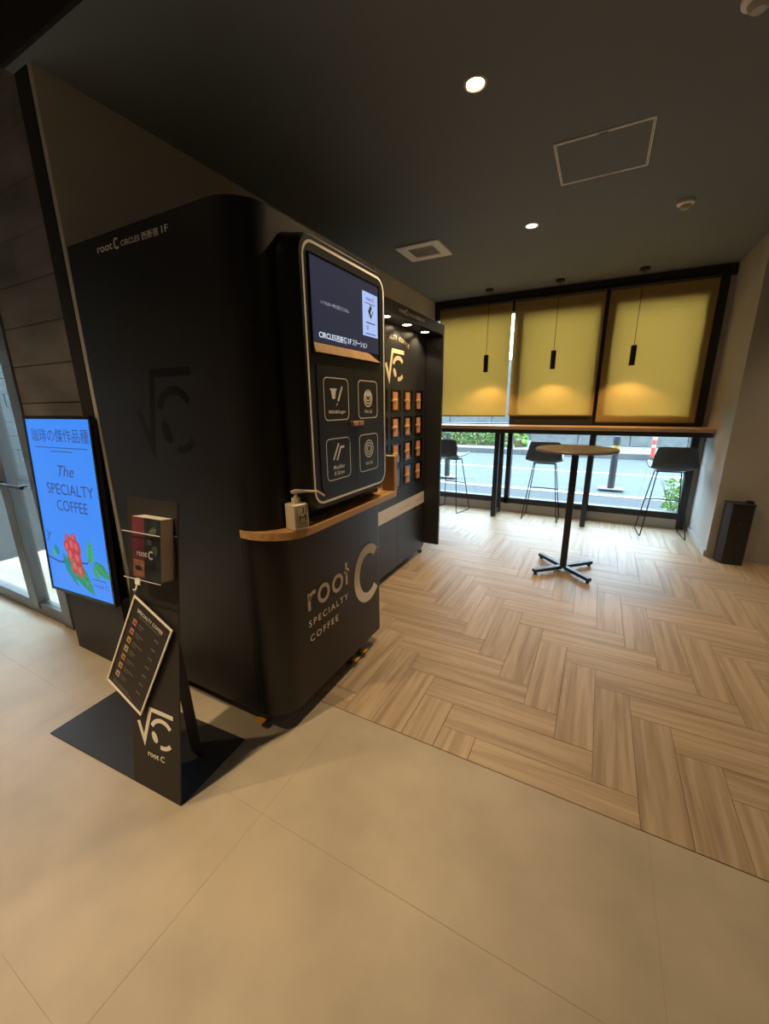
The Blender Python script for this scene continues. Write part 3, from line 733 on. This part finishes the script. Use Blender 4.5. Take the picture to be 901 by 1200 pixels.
# arched lettering
word = 'SPECIALTY COFFEE'; Rr = 0.75; ang = 0.68
for k, ch in enumerate(word):
    if ch == ' ': continue
    a = -ang / 2 + ang * (k + 0.5) / len(word)
    o2 = Vector((2.822 + Rr * math.sin(a), 1.880 - Rr + Rr * math.cos(a) - 0.022))
    f2 = Fr((LX, o2.x, o2.y), (0, math.cos(a), -math.sin(a)), (0, math.sin(a), math.cos(a)))
    wd = 0.005 if ch == 'I' else 0.021
    text('lettering', ch, f2, -wd / 2, wd / 2, 0, 0.030, 0.001, 'cream_lit', LK, 0.004)
for k, y in enumerate((2.19, 2.525, 2.86, 3.205)):
    b = B(); b.lathe([(0.040, -0.0005), (0.040, -0.004), (0.033, -0.005), (0.033, -0.0005)], (-1.322, y, 1.958), 24); ring_ = obj('canopy_lamp', b, 'trimwhite', LK, True)
    b = B(); b.lathe([(0.0, -0.002), (0.0325, -0.002)], (-1.322, y, 1.958), 24); obj('lamp_lens', b, 'lampface2', ring_)
    spot((-1.322, y, 1.945), 3.0, LK, 120, blend=0.35, radius=0.02, aim=(-0.22, 0, -1))
# compartments
def compartment(y0, z0):
    y1, z1 = y0 + 0.158, z0 + 0.176
    o_ = rrect(y0, y1, z0, z1, 0.008, 3); i_ = rrect(y0 + 0.010, y1 - 0.010, z0 + 0.010, z1 - 0.010, 0.005, 3)
    b = B(); b.ring([FLk.p(*p, 0.0003) for p in o_], [FLk.p(*p, 0.0003) for p in i_], FLk.n, 0.007)
    d = obj('compartment_door', b, 'black', LK)
    obj('door_pane', plate(FLk, i_, 0.0004, 0.003), 'black_gloss', d)
    obj('wood_plate', plate(FLk, [(y0 + 0.024, z0 + 0.022), (y0 + 0.095, z0 + 0.022), (y0 + 0.095, z1 - 0.024), (y0 + 0.024, z1 - 0.024)], 0.0035, 0.009), 'orange', d)
    b = B(); b.tube([FLk.p(y0 - 0.018, z0 + 0.092, 0.020), FLk.p(y0 + 0.06, z0 + 0.092, 0.020)], 0.0075, 8); b.tube([FLk.p(y0 + 0.05, z0 + 0.092, 0.0095), FLk.p(y0 + 0.05, z0 + 0.092, 0.020)], 0.006, 8)
    obj('latch', b, 'brass', d, True)
for y in (2.311, 2.533, 2.755, 2.977, 3.199):
    for z in (1.337, 1.137, 0.937, 0.737): compartment(y, z)
obj('front_seam', B().box(LX - 0.001, LX + 0.001, 2.852, 2.855, 0.1, 0.70), 'black_gloss', LK)
ls = obj('label_strip', plate(FLk, [(LY0 + 0.01, 0.512), (LY1 - 0.003, 0.500), (LY1 - 0.003, 0.610), (LY0 + 0.01, 0.614)], 0.0005, 0.002), mat('pale_strip', (0.72, 0.69, 0.65), 0.5), LK)
random.seed(3)
st = []
for (a, c, hgt) in ((2.90, 3.12, 0.03), (3.22, 3.39, 0.03)):
    pts = [(a + (c - a) * k / 26, 0.553 + hgt * 0.5 * math.sin(k * 1.9) * random.uniform(.4, 1)) for k in range(27)]
    st.append((pts, 0.003))
strip('strip_handwriting', st, FLk, 0.0021, M['sw2'], LK)
pts = [(2.96 + 0.40 * k / 40, 0.462 + 0.008 * math.sin(k * 2.1)) for k in range(41)]
strip('fine_print', [(pts, 0.003)], FLk, 0.0006, M['menu_line'], LK)
LK_ = LK
caster(-1.415, 3.375, 0, LK, False); caster(-1.43, 2.1, 0, LK, False); caster(-1.9, 3.35, 0, LK, False); caster(-1.9, 2.1, 0, LK, False)

# ================================================================ DIGITAL SIGN
SG = thing('digital_sign', (-2.36, 1.0, 0), 'upright digital poster screen glowing blue with a red flower, beside the kiosk', 'digital sign')
bl, br_, tl = Vector((-2.648, 0.950, 0.410)), Vector((-2.078, 0.982, 0.410)), Vector((-2.663, 1.002, 1.362))
FG = Fr(bl, br_ - bl, (tl - bl) - (tl - bl).project(br_ - bl)); GW, GH = 0.571, 0.952
b = B(); b.prism([FG.p(*p, -0.02) for p in ((0, 0), (GW, 0), (GW, GH), (0, GH))], FG.n, 0.02); obj('casing', b, 'steel_black', SG)
b = B(); o_ = [(0, 0), (GW, 0), (GW, GH), (0, GH)]; i_ = [(.014, .014), (GW - .014, .014), (GW - .014, GH - .016), (.014, GH - .016)]
b.ring([FG.p(*p, 0.0002) for p in o_], [FG.p(*p, 0.0002) for p in i_], FG.n, 0.006); obj('bezel', b, 'black_gloss', SG)
G = obj('screen', plate(FG, i_, 0.0002, 0.0022), 'sign_blue', SG)
def gs(name, polys, m_, h=0.0024): return flat(name, polys, FG, h, M[m_], G, 0.0004)
def gt(body, x0, x1, y0, y1, m_='sign_ink', **k): return text('lettering', body, FG, x0 * GW, x1 * GW, y0 * GH, y1 * GH, 0.0028, m_, G, **k)
gt('珈琲の傑作品種', .09, .94, .865, .935)
gs('small_print', [[(.12 * GW, .835 * GH), (.9 * GW, .835 * GH), (.9 * GW, .839 * GH), (.12 * GW, .839 * GH)], [(.35 * GW, .815 * GH), (.68 * GW, .815 * GH), (.68 * GW, .819 * GH), (.35 * GW, .819 * GH)]], 'sign_ink')
gt('The', .42, .66, .685, .745, shear=0.35)
gt('SPECIALTY', .20, .90, .585, .645)
gt('COFFEE', .32, .78, .495, .555)
gt('root C', .71, .93, .085, .110)
gs('small_print', [[(.69 * GW, .128 * GH), (.90 * GW, .128 * GH), (.90 * GW, .133 * GH), (.69 * GW, .133 * GH)]], 'sign_ink')
def P2(x, y): return (x * GW, y * GH)
def leaf(cx, cy, L_, w_, rot, m_, m2):
    pts = []
    for k in range(11): u_ = k / 10; pts.append((-L_ / 2 + L_ * u_, w_ * math.sin(PI * u_ ** 0.8)))
    for k in range(9, 0, -1): u_ = k / 10; pts.append((-L_ / 2 + L_ * u_, -w_ * math.sin(PI * u_ ** 0.8)))
    c, s_ = math.cos(rot), math.sin(rot); T = lambda p: (cx * GW + p[0] * c - p[1] * s_, cy * GH + p[0] * s_ + p[1] * c)
    gs('leaf_print', [[T(p) for p in pts]], m_)
    strip('leaf_vein', [([T((-L_ / 2, 0)), T((L_ / 2, 0))], 0.004)] + [([T((-L_ * .35 + L_ * .18 * k, 0)), T((-L_ * .22 + L_ * .18 * k, w_ * .75))], 0.003) for k in range(4)] + [([T((-L_ * .35 + L_ * .18 * k, 0)), T((-L_ * .22 + L_ * .18 * k, -w_ * .75))], 0.003) for k in range(4)], FG, 0.003, M[m2], G, 0.0004)
leaf(.53, .140, .29, .055, -0.80, 'sign_green', 'sign_green2')
leaf(.37, .150, .20, .032, -1.05, 'sign_teal', 'sign_green')
leaf(.72, .285, .14, .028, 1.45, 'sign_green2', 'sign_green')
leaf(.87, .190, .15, .032, -0.55, 'sign_green', 'sign_green2')
leaf(.77, .170, .08, .022, -1.1, 'sign_green2', 'sign_green')
strip('twig_print', [([P2(.02, .205), P2(.2, .185), P2(.42, .20), P2(.66, .215)], 0.009), ([P2(.66, .215), P2(.70, .24)], 0.005), ([P2(.06, .30), P2(.10, .33), P2(.08, .37)], 0.005), ([P2(.10, .33), P2(.14, .36)], 0.005)], FG, 0.0024, M['sign_ink'], G, 0.0004)
random.seed(11)
for (cx, cy, r_) in ((.46, .30, .05), (.38, .285, .04), (.53, .29, .042), (.42, .24, .045), (.52, .225, .045), (.46, .175, .042), (.54, .155, .036), (.50, .345, .03), (.40, .335, .03)):
    gs('petal_print', [ellipse(cx * GW, cy * GH, r_ * .72, r_, random.uniform(-.6, .6), 16)], 'sign_red', 0.003)
    gs('petal_print', [ellipse(cx * GW - .006, cy * GH + .008, r_ * .34, r_ * .5, random.uniform(-.6, .6), 12)], 'sign_red2', 0.0036)
gs('leaf_print', [ellipse(.19 * GW, .255 * GH, .022, .03, .5, 12)], 'sign_teal')
gs('leaf_print', [ellipse(.14 * GW, .235 * GH, .014, .024, -.5, 12)], 'sign_green2')
# leg cabinet under the screen
obj('stand_panel', B().box(-2.645, -2.085, 1.005, 1.050, 0.0005, 0.43, 0.002, 1), 'steel_black', SG)
obj('stand_back', B().box(-2.60, -2.22, 1.045, 1.075, 0.35, 1.30, 0.002, 1), 'steel_black', SG)

# ================================================================ LEAFLET STAND
A0 = Vector((-1.437, 0.618, 0.006)); B0 = Vector((-1.185, 0.634, 0.006)); U = (B0 - A0).normalized()
LEAN = (Vector((0, 0.155, 1)) - U * Vector((0, 0.155, 1)).dot(U)).normalized()
FP = Fr(A0, U, LEAN); PWd = 0.252; PH = 1.10
ST = thing('leaflet_stand', (-1.6, 0.78, 0), 'leaning black steel leaflet stand with cream logo on a wide base plate', 'stand')
V2 = Vector((0, 0, 1)).cross(U).normalized()
bp = lambda a, d: A0 + U * a + V2 * d
b = B(); b.prism([(p.x, p.y, 0.0005) for p in (bp(-0.567, 0), bp(PWd, 0), bp(PWd, 0.322), bp(-0.567, 0.322))], (0, 0, 1), 0.0055); obj('base_plate', b, 'steel_black', ST)
obj('front_panel', plate(FP, [(0, 0.001), (PWd, 0.001), (PWd, PH), (0, PH)], -0.004, 0.0), 'steel_black', ST)
tp = FP.p(0.15, 0.93, -0.0045)
b = B(); q0, q1 = bp(0.09, 0.185), bp(0.155, 0.185); q0.z = q1.z = 0.006; t0, t1 = FP.p(0.09, 0.95, -0.0045), FP.p(0.155, 0.95, -0.0045)
b.prism([q0, q1, t1, t0], (0, 1, 0.1), 0.004); obj('rear_strut', b, 'steel_black', ST)
sqrt_logo('panel_logo', FP, 0.034, 0.185, 0.185, 0.145, 0.0003, M['cream'], ST, 0.075)
text('lettering', 'root C', FP, 0.083, 0.172, 0.134, 0.158, 0.0006, 'cream', ST, 0.018)
b = B(); b.box(-0.014, 0.014, -0.012, 0.014, 0, 0.006, 0.002, 1, mtx=FP.mtx(0.052, 0.800, 0.0003)); b.tube([FP.p(0.052, 0.790, 0.006), FP.p(0.052, 0.775, 0.010), FP.p(0.052, 0.768, 0.016), FP.p(0.052, 0.776, 0.020)], 0.003, 8)
obj('adhesive_hook', b, 'white_plastic', ST, True)
# clear leaflet holder: back, floor lip, two sides, low front
hb = 0.838
b = B(); fx = FP
def ab(x0, x1, y0, y1, h0, h1, bb): bb.prism([FP.p(x0, y0, h0), FP.p(x1, y0, h0), FP.p(x1, y1, h0), FP.p(x0, y1, h0)], FP.n, h1 - h0)
ab(0.066, 0.247, hb, 0.985, 0.0003, 0.002, b); ab(0.066, 0.247, hb, hb + 0.002, 0.002, 0.062, b)
ab(0.066, 0.068, hb + 0.002, 0.985, 0.002, 0.062, b); ab(0.245, 0.247, hb + 0.002, 0.985, 0.002, 0.062, b); ab(0.068, 0.245, hb + 0.002, 0.995, 0.060, 0.062, b)
obj('acrylic_holder', b, 'acrylic', ST)
b = B()
for yy, h_ in ((0.995, 0.060), (0.986, 0.0004)): ab(0.064 if h_ > .01 else 0.05, 0.249, yy, yy + 0.0022, h_, h_ + 0.003, b)
ab(0.066, 0.247, hb - 0.002, hb - 0.0004, 0.058, 0.062, b)
obj('holder_edge', b, mat('acrylic_edge', (0.75, 0.72, 0.68), 0.15), ST)
# stack of leaflets in the holder
LF = thing('leaflet_stack', FP.p(0.165, hb + 0.003, 0.02), 'stack of folded coffee leaflets with maroon and dark cover in the clear holder', 'leaflets')
b = B(); ab(0.098, 0.236, hb + 0.003, hb + 0.208, 0.004, 0.049, b); obj('pages', b, 'paper', LF)
FQ = Fr(FP.p(0.098, hb + 0.003, 0.0493), U, LEAN)
flat('cover_print', [[(0, 0), (.060, 0), (.060, .205), (0, .205)]], FQ, 0, M['cover_red'], LF)
flat('cover_print', [[(.060, 0), (.138, 0), (.138, .205), (.060, .205)]], FQ, 0, M['cover_dark'], LF)
flat('cover_print', [[(.002, .002), (.058, .002), (.058, .060), (.002, .060)]], FQ, 0.0007, M['cover_tan'], LF)
flat('cover_print', [ellipse(.03, .032, .018, .008, 0, 16)], FQ, 0.0014, M['cover_dark'], LF)
flat('cover_print', [ellipse(.10, .16, .022, .013, .5, 14), ellipse(.085, .125, .014, .01, -.5, 12), ellipse(.11, .10, .014, .016, .2, 12)], FQ, 0.0007, M['cover_mid'], LF)
text('lettering', 'root', FQ, .024, .074, .074, .092, 0.0022, 'white_print', LF, 0.012)
strip('lettering', [(arc(.093, .083, .011, .012, 45, 315, 14), .005)], FQ, 0.0018, M['white_print'], LF)
# menu board hung by one corner from the hook
c4 = [(0.023, 0.751), (0.224, 0.653), (0.049, 0.284), (-0.133, 0.348)]
o2 = Vector((0.048, 0.753)); rgt = Vector((0.2, -0.094)).normalized(); dwn = Vector((rgt.y, -rgt.x))
MW, MH = 0.212, 0.405
FM0 = Fr(FP.p(o2.x, o2.y, 0.012), U * rgt.x + LEAN * rgt.y, -(U * dwn.x + LEAN * dwn.y))
MN = thing('menu_board', FP.p(0.05, 0.5, 0.012), 'small black menu board with cream border hanging askew by one corner on the leaflet stand', 'menu board')
obj('board', plate(FM0, [(0, -MH), (MW, -MH), (MW, 0), (0, 0)], -0.004, 0.0), 'menu', MN)
b = B(); o_ = [(0, -MH), (MW, -MH), (MW, 0), (0, 0)]; i_ = [(.006, -MH + .006), (MW - .006, -MH + .006), (MW - .006, -.006), (.006, -.006)]
b.ring([FM0.p(*p, 0.0002) for p in o_], [FM0.p(*p, 0.0002) for p in i_], FM0.n, 0.004); obj('border', b, 'cream', MN)
text('lettering', 'SPECIALTY COFFEE', FM0, .035, .175, -.050, -.036, 0.0008, 'cream', MN, 0.01, space=1.1)
flat('menu_print', [[(.05, -.062), (.165, -.062), (.165, -.059), (.05, -.059)]], FM0, 0.0003, M['menu_line'], MN)
for k, sm in enumerate(('sw1', 'sw1', 'sw2', 'sw3', 'sw4', 'sw2', 'sw3')):
    yy = -.095 - k * 0.041
    flat('menu_swatch', [[(.030, yy - .012), (.050, yy - .012), (.050, yy + .012), (.030, yy + .012)]], FM0, 0.0003, M[sm], MN)
    flat('menu_swatch', [[(.037, yy - .005), (.046, yy - .005), (.046, yy + .004), (.037, yy + .004)]], FM0, 0.0010, M['cover_red'], MN)
    flat('menu_print', [[(.060, yy + .003), (.060 + .03 + .012 * (k % 3), yy + .003), (.060 + .03 + .012 * (k % 3), yy + .007), (.060, yy + .007)], [(.060, yy - .008), (.082, yy - .008), (.082, yy - .005), (.060, yy - .005)],
                        [(.150, yy + .002), (.172, yy + .002), (.172, yy + .008), (.150, yy + .008)]], FM0, 0.0003, M['menu_line'], MN)
flat('menu_print', [[(.03, -.385), (.14, -.385), (.14, -.382), (.03, -.382)], [(.03, -.377), (.12, -.377), (.12, -.374), (.03, -.374)]], FM0, 0.0003, M['menu_line'], MN)
b = B(); pth = [FM0.p(0.006, -0.006, -0.002), FM0.p(0.004, 0.006, 0.003), FP.p(0.050, 0.765, 0.016), FP.p(0.052, 0.7685, 0.0165)]
b.tube(pth, 0.0015, 6); obj('hanging_chain', b, 'chrome', MN, True)

# ================================================================ HIGH TABLE
T = thing('high_table', (-0.146, 3.545, 0), 'round dark wooden high table on a black post with cross foot', 'table')
cx, cy = -0.146, 3.545
b = B(); b.lathe([(0.0, 1.022), (0.288, 1.022), (0.300, 1.026), (0.305, 1.034), (0.300, 1.044), (0.296, 1.046), (0.0, 1.046)], (cx, cy, 0), 56); obj('tabletop', b, 'tabletop', T, True)
obj('post', B().box(cx - 0.026, cx + 0.026, cy - 0.026, cy + 0.026, 0.048, 1.014, 0.003, 1), 'table_metal', T)
obj('top_plate', B().box(cx - 0.09, cx + 0.09, cy - 0.09, cy + 0.09, 1.0145, 1.0215, 0.002, 1), 'table_metal', T)
for k in range(4):
    m_ = Matrix.Translation((cx, cy, 0)) @ Matrix.Rotation(math.radians(45 + 90 * k), 4, 'Z')
    b = B(); b.box(0.0 if k == 0 else 0.022, 0.300, -0.02, 0.02, 0.020, 0.0475, 0.002, 1, mtx=m_); f = obj('foot', b, 'table_metal', T)
    b = B(); b.lathe([(0.0, 0.0005), (0.014, 0.0005), (0.014, 0.0195), (0.0, 0.0195)], m_ @ Vector((0.28, 0, 0)), 12); obj('glide', b, 'rubber', f)

# ================================================================ BAR COUNTER
CB = thing('bar_counter', (-0.43, 5.15, 0), 'long narrow wooden bar counter on black steel posts along the window', 'counter')
obj('worktop', B().box(XL + 0.005, XR - 0.005, 4.97, YW - 0.06, 1.098, 1.136, 0.004, 2), 'counter', CB)
obj('apron', B().box(XL + 0.01, XR - 0.01, 4.99, 5.03, 1.050, 1.0975, 0.002, 1), 'table_metal', CB)
obj('apron', B().box(XL + 0.01, XR - 0.01, 5.26, 5.30, 1.050, 1.0975, 0.002, 1), 'table_metal', CB)
for x in (-1.088, -0.055):
    obj('post', B().box(x - 0.028, x + 0.028, 4.985, 5.035, 0.0005, 1.0495, 0.002, 1), 'table_metal', CB)
    obj('post', B().box(x - 0.028, x + 0.028, 5.255, 5.305, 0.0005, 1.0495, 0.002, 1), 'table_metal', CB)
    obj('foot_rail', B().box(x - 0.02, x + 0.02, 5.036, 5.254, 0.02, 0.06, 0.002, 1), 'table_metal', CB)

# ================================================================ BAR STOOLS
def make_stool():
    t = thing('bar_stool', (0, 0, 0), '', 'stool', 'bar stools at the window counter')
    prof = [(0.195, 0.735), (0.185, 0.750), (0.13, 0.750), (0.05, 0.733), (-0.05, 0.718), (-0.12, 0.714), (-0.165, 0.724), (-0.198, 0.752), (-0.216, 0.805), (-0.227, 0.865), (-0.236, 0.925), (-0.240, 0.965)]
    half = [0.150, 0.175, 0.195, 0.205, 0.208, 0.206, 0.203, 0.200, 0.194, 0.185, 0.174, 0.163]
    bm = bmesh.new(); rows = []; N = 14
    for i, ((y, z), hw) in enumerate(zip(prof, half)):
        row = []
        for k in range(N + 1):
            u = -1 + 2 * k / N; e = abs(u) ** 2.6
            seatness = max(0.0, min(1.0, 1 - (z - 0.745) / 0.10)) if y < -0.1 else 1.0
            yy = y + (0.075 * e * (1 - seatness) if y < -0.1 else 0.0); zz_ = z + 0.028 * e * seatness
            if i >= len(prof) - 2: zz_ -= 0.012 * abs(u) ** 8
            row.append(bm.verts.new((u * hw, yy, zz_)))
        rows.append(row)
    for i in range(len(rows) - 1):
        for k in range(N): bm.faces.new((rows[i][k], rows[i][k + 1], rows[i + 1][k + 1], rows[i + 1][k]))
    bmesh.ops.recalc_face_normals(bm, faces=bm.faces)
    bmesh.ops.solidify(bm, geom=bm.faces[:], thickness=0.010)
    me = bpy.data.meshes.new('seat_shell'); bm.to_mesh(me); bm.free()
    link('seat_shell', me, M['seat'], t, True)
    for sx in (-1, 1):
        b = B(); p = [(sx * 0.115, -0.06, 0.697), (sx * 0.122, -0.072, 0.67), (sx * 0.198, -0.155, 0.03), (sx * 0.203, -0.148, 0.008), (sx * 0.203, -0.12, 0.006),
                      (sx * 0.203, 0.14, 0.006), (sx * 0.203, 0.168, 0.008), (sx * 0.198, 0.175, 0.03), (sx * 0.122, 0.072, 0.67), (sx * 0.115, 0.06, 0.697)]
        b.tube(p, 0.0058, 8); obj('sled_leg', b, 'rod', t, True)
    b = B(); b.tube([(-0.162, 0.1275, 0.36), (-0.08, 0.150, 0.36), (0, 0.156, 0.36), (0.08, 0.150, 0.36), (0.162, 0.1275, 0.36)], 0.0075, 8); obj('footrest', b, 'rod', t, True)
    obj('seat_plate', B().box(-0.13, 0.13, -0.07, 0.07, 0.692, 0.702, 0.002, 1), 'rod', t)
    return t
sp = [(-0.537, 5.155, 0.0, 'flare-tinted blue-grey bar stool with wire legs behind the high table, middle of three'),
      (0.698, 5.04, math.radians(4), 'flare-tinted blue-grey bar stool with wire legs closest to the right wall and the bin'),
      (-1.70, 5.10, math.radians(-14), 'flare-tinted blue-grey bar stool with wire legs half hidden behind the locker canopy')]
s0 = make_stool(); trees = [s0, copy_tree(s0), copy_tree(s0)]
for o, (x, y, r, lab) in zip(trees, sp):
    o.location = (x, y, 0); o.rotation_euler.z = r; o['label'] = lab

# ================================================================ BIN
BN = thing('waste_bin', (1.14, 4.38, 0), 'slim black waste bin with a small emblem standing at the wall corner', 'bin')
pl_ = [(1.056, 4.448), (1.056, 4.365), (1.088, 4.318), (1.225, 4.318), (1.238, 4.332), (1.238, 4.448)]
obj('bin_body', plan_prism(pl_, 0.0005, 0.535), 'bin', BN)
obj('bin_lid', plan_prism([(1.052, 4.45), (1.052, 4.363), (1.086, 4.313), (1.227, 4.313), (1.243, 4.33), (1.243, 4.45)], 0.5355, 0.548), 'bin', BN)
obj('rear_lip', B().box(1.20, 1.243, 4.40, 4.45, 0.5485, 0.562), 'bin', BN)
fb2 = Fr((0, 4.318, 0), (1, 0, 0), (0, 0, 1))
flat('emblem', [[(1.148, 0.37), (1.172, 0.37), (1.160, 0.395)], ellipse(1.16, 0.358, 0.010, 0.006, 0, 12)], fb2, 0.0003, M['kerb'], BN)

# ================================================================ OUTSIDE
ZG = -0.10
struct(obj('ground_outside', B().box(-16, 14, YW + 0.1, 30, ZG - 0.3, ZG - 0.02), 'asphalt'))
def slab(name, x0, x1, y0, y1, z1, m_, z0=ZG - 0.019): return struct(obj(name, B().box(x0, x1, y0, y1, z0, z1, 0.004, 1), m_))
slab('paving_apron', -16, 14, YW + 0.06, 6.05, ZG + 0.02, 'kerb_light')
slab('footpath_near', -16, 14, 6.054, 7.33, ZG, 'footpath')
for k in range(24):
    slab('kerb_near', -14 + k * 1.2, -14 + k * 1.2 + 1.19, 7.334, 7.50, ZG + 0.012, 'roadpaint')
slab('road_line', -16, 14, 9.9, 10.08, ZG - 0.014, 'roadpaint')
for k in range(24):
    slab('kerb_far', -14 + k * 1.2, -14 + k * 1.2 + 1.19, 12.75, 12.95, ZG + 0.13, 'kerb')
slab('footpath_far', -16, 14, 12.954, 17, ZG + 0.12, 'kerb_light')
# stone boundary wall across the street, in tall slabs
w2 = struct(obj('wall_street', B().box(-2.1, 14, 15.02, 15.3, ZG, 2.4), 'grout'))
for k in range(10):
    x0 = -2.1 + k * 1.5
    obj('wall_slab', B().box(x0 + 0.01, x0 + 1.49, 14.95, 15.0195, ZG + 0.125, 2.4, 0.01, 1), 'ext_wall', w2)
w3 = struct(obj('wall_street_left', B().box(-16, -2.1, 16.5, 16.8, ZG, 3.0), 'grout'))
for k in range(8):
    x0 = -16 + k * 1.735
    obj('wall_slab', B().box(x0 + 0.01, x0 + 1.725, 16.43, 16.4995, ZG + 0.125, 3.0, 0.01, 1), 'ext_wall', w3)

def leaves(name, boxes, n, size, m_, parent=None, seed=1):
    rnd = random.Random(seed); vs_ = []; fs_ = []
    for _ in range(n):
        (x0, x1, y0, y1, z0, z1) = rnd.choice(boxes)
        c = Vector((rnd.uniform(x0, x1), rnd.uniform(y0, y1), rnd.uniform(z0, z1)))
        a = Vector((rnd.gauss(0, 1), rnd.gauss(0, 1), rnd.gauss(0, 1))).normalized(); q = a.cross(Vector((rnd.gauss(0, 1), rnd.gauss(0, 1), rnd.gauss(0, 1)))).normalized()
        s_ = size * rnd.uniform(.6, 1.3); i = len(vs_)
        vs_ += [c - a * s_, c + q * s_ * .45, c + a * s_, c - q * s_ * .45]; fs_.append((i, i + 1, i + 2, i + 3))
    me = bpy.data.meshes.new(name); me.from_pydata([tuple(v) for v in vs_], [], fs_); me.update()
    o = link(name, me, M[m_], parent); o['kind'] = 'stuff'; return o
hd = thing('hedge', (-6, 14.0, 0.02), 'long clipped green hedge across the street, seen under the counter', 'hedge')
obj('twig_core', B().box(-10.3, -3.1, 13.75, 14.35, 0.021, 0.50), 'stem', hd)
leaves('hedge_foliage', [(-10.5, -3.0, 13.6, 14.5, 0.05, 0.62)], 15000, 0.055, 'hedge', hd, 2)
hd2 = thing('shrub', (-2.45, 13.7, 0.02), 'rounded bright green shrub at the end of the hedge across the street', 'shrub')
b = B(); b.lathe([(0.0, 0.022), (0.25, 0.03), (0.36, 0.25), (0.25, 0.5), (0.0, 0.56)], (-2.45, 13.75, 0), 16); obj('twig_core', b, 'stem', hd2)
rnd = random.Random(5)
bx = []
for k in range(60):
    a = rnd.uniform(0, 2 * PI); r_ = 0.38 * rnd.random() ** .5; z = rnd.uniform(0.05, 0.62) * (1 - 0.25 * (r_ / .38)); x, y = -2.45 + r_ * math.cos(a), 13.7 + r_ * math.sin(a)
    bx.append((x - .06, x + .06, y - .06, y + .06, z, z + .06))
leaves('shrub_foliage', bx, 3500, 0.05, 'hedge2', hd2, 3)
pt = thing('window_plant', (0.89, 5.85, ZG + 0.02), 'light green leafy plant outside the window behind the right stool', 'plant')
b = B()
for k in range(7):
    a = k * 0.9; b.tube([(0.89, 5.85, ZG + 0.021), (0.89 + .05 * math.cos(a), 5.85 + .05 * math.sin(a), 0.2), (0.89 + .16 * math.cos(a), 5.85 + .12 * math.sin(a), 0.45 + .03 * (k % 3))], [0.005, 0.004, 0.002], 6)
obj('stalks', b, 'stem', pt)
leaves('plant_leaves', [(0.80, 0.98, 5.74, 5.98, 0.05, 0.48)], 230, 0.035, 'hedge2', pt, 4)
def bollard(x, y, lab):
    t = thing('street_bollard', (x, y, ZG), lab, 'bollard', 'street bollards')
    obj('foot_slab', B().box(x - 0.2, x + 0.2, y - 0.12, y + 0.12, ZG + 0.0125, ZG + 0.03), 'kerb_light', t)
    b = B(); b.lathe([(0.0, ZG + 0.0305), (0.055, ZG + 0.0305), (0.055, 0.66), (0.0, 0.66)], (x, y, 0), 18); obj('post', b, 'bollard', t, True)
    b = B(); b.lathe([(0.057, 0.62), (0.057, 0.68), (0.0, 0.68)], (x, y, 0), 18); obj('band', b, 'yellow', t, True)
    b = B(); b.lathe([(0.0, 0.6805), (0.056, 0.6805), (0.058, 0.79), (0.05, 0.83), (0.0, 0.84)], (x, y, 0), 18); obj('cap', b, 'bollard', t, True)
bollard(0.29, 8.0, 'dark street bollard with a yellow band seen past the high table top')
bollard(-2.75, 8.0, 'dark street bollard behind the leftmost stool')
t = thing('delineator_post', (1.30, 12.5, ZG - 0.02), 'red and white flexible marker post across the street', 'post')
b = B(); b.lathe([(0.0, ZG - 0.0195), (0.12, ZG - 0.0195), (0.10, 0.0), (0.0, 0.0)], (1.30, 12.5, 0), 18); obj('foot', b, 'rubber', t, True)
b = B(); b.lathe([(0.0, 0.0005), (0.05, 0.0005), (0.05, 0.62), (0.0, 0.64)], (1.30, 12.5, 0), 18); obj('post', b, 'red', t, True)
for z in (0.25, 0.45):
    b = B(); b.lathe([(0.052, z), (0.052, z + 0.07)], (1.30, 12.5, 0), 18); obj('reflective_band', b, 'roadpaint', t, True)
# outside the glass door: paving and a wall of long stone courses
struct(obj('ground_entrance', B().box(-16, -2.18, 1.165, YW + 0.05, -0.2, -0.03), 'pave'))
w4 = struct(obj('wall_entrance', B().box(-16, -2.2, 3.3, 3.5, -0.03, 3.6), 'grout'))
for k in range(15):
    for j in range(6):
        x0 = -16 + j * 2.3 + (1.15 if k % 2 else 0); x1 = min(x0 + 2.3, -2.2)
        obj('stone_course', B().box(x0 + 0.004, x1 - 0.004, 3.24 + random.uniform(-.01, .01), 3.2995, -0.028 + k * 0.24 + 0.003, -0.028 + (k + 1) * 0.24 - 0.003, 0.006, 1), 'ext_block', w4)
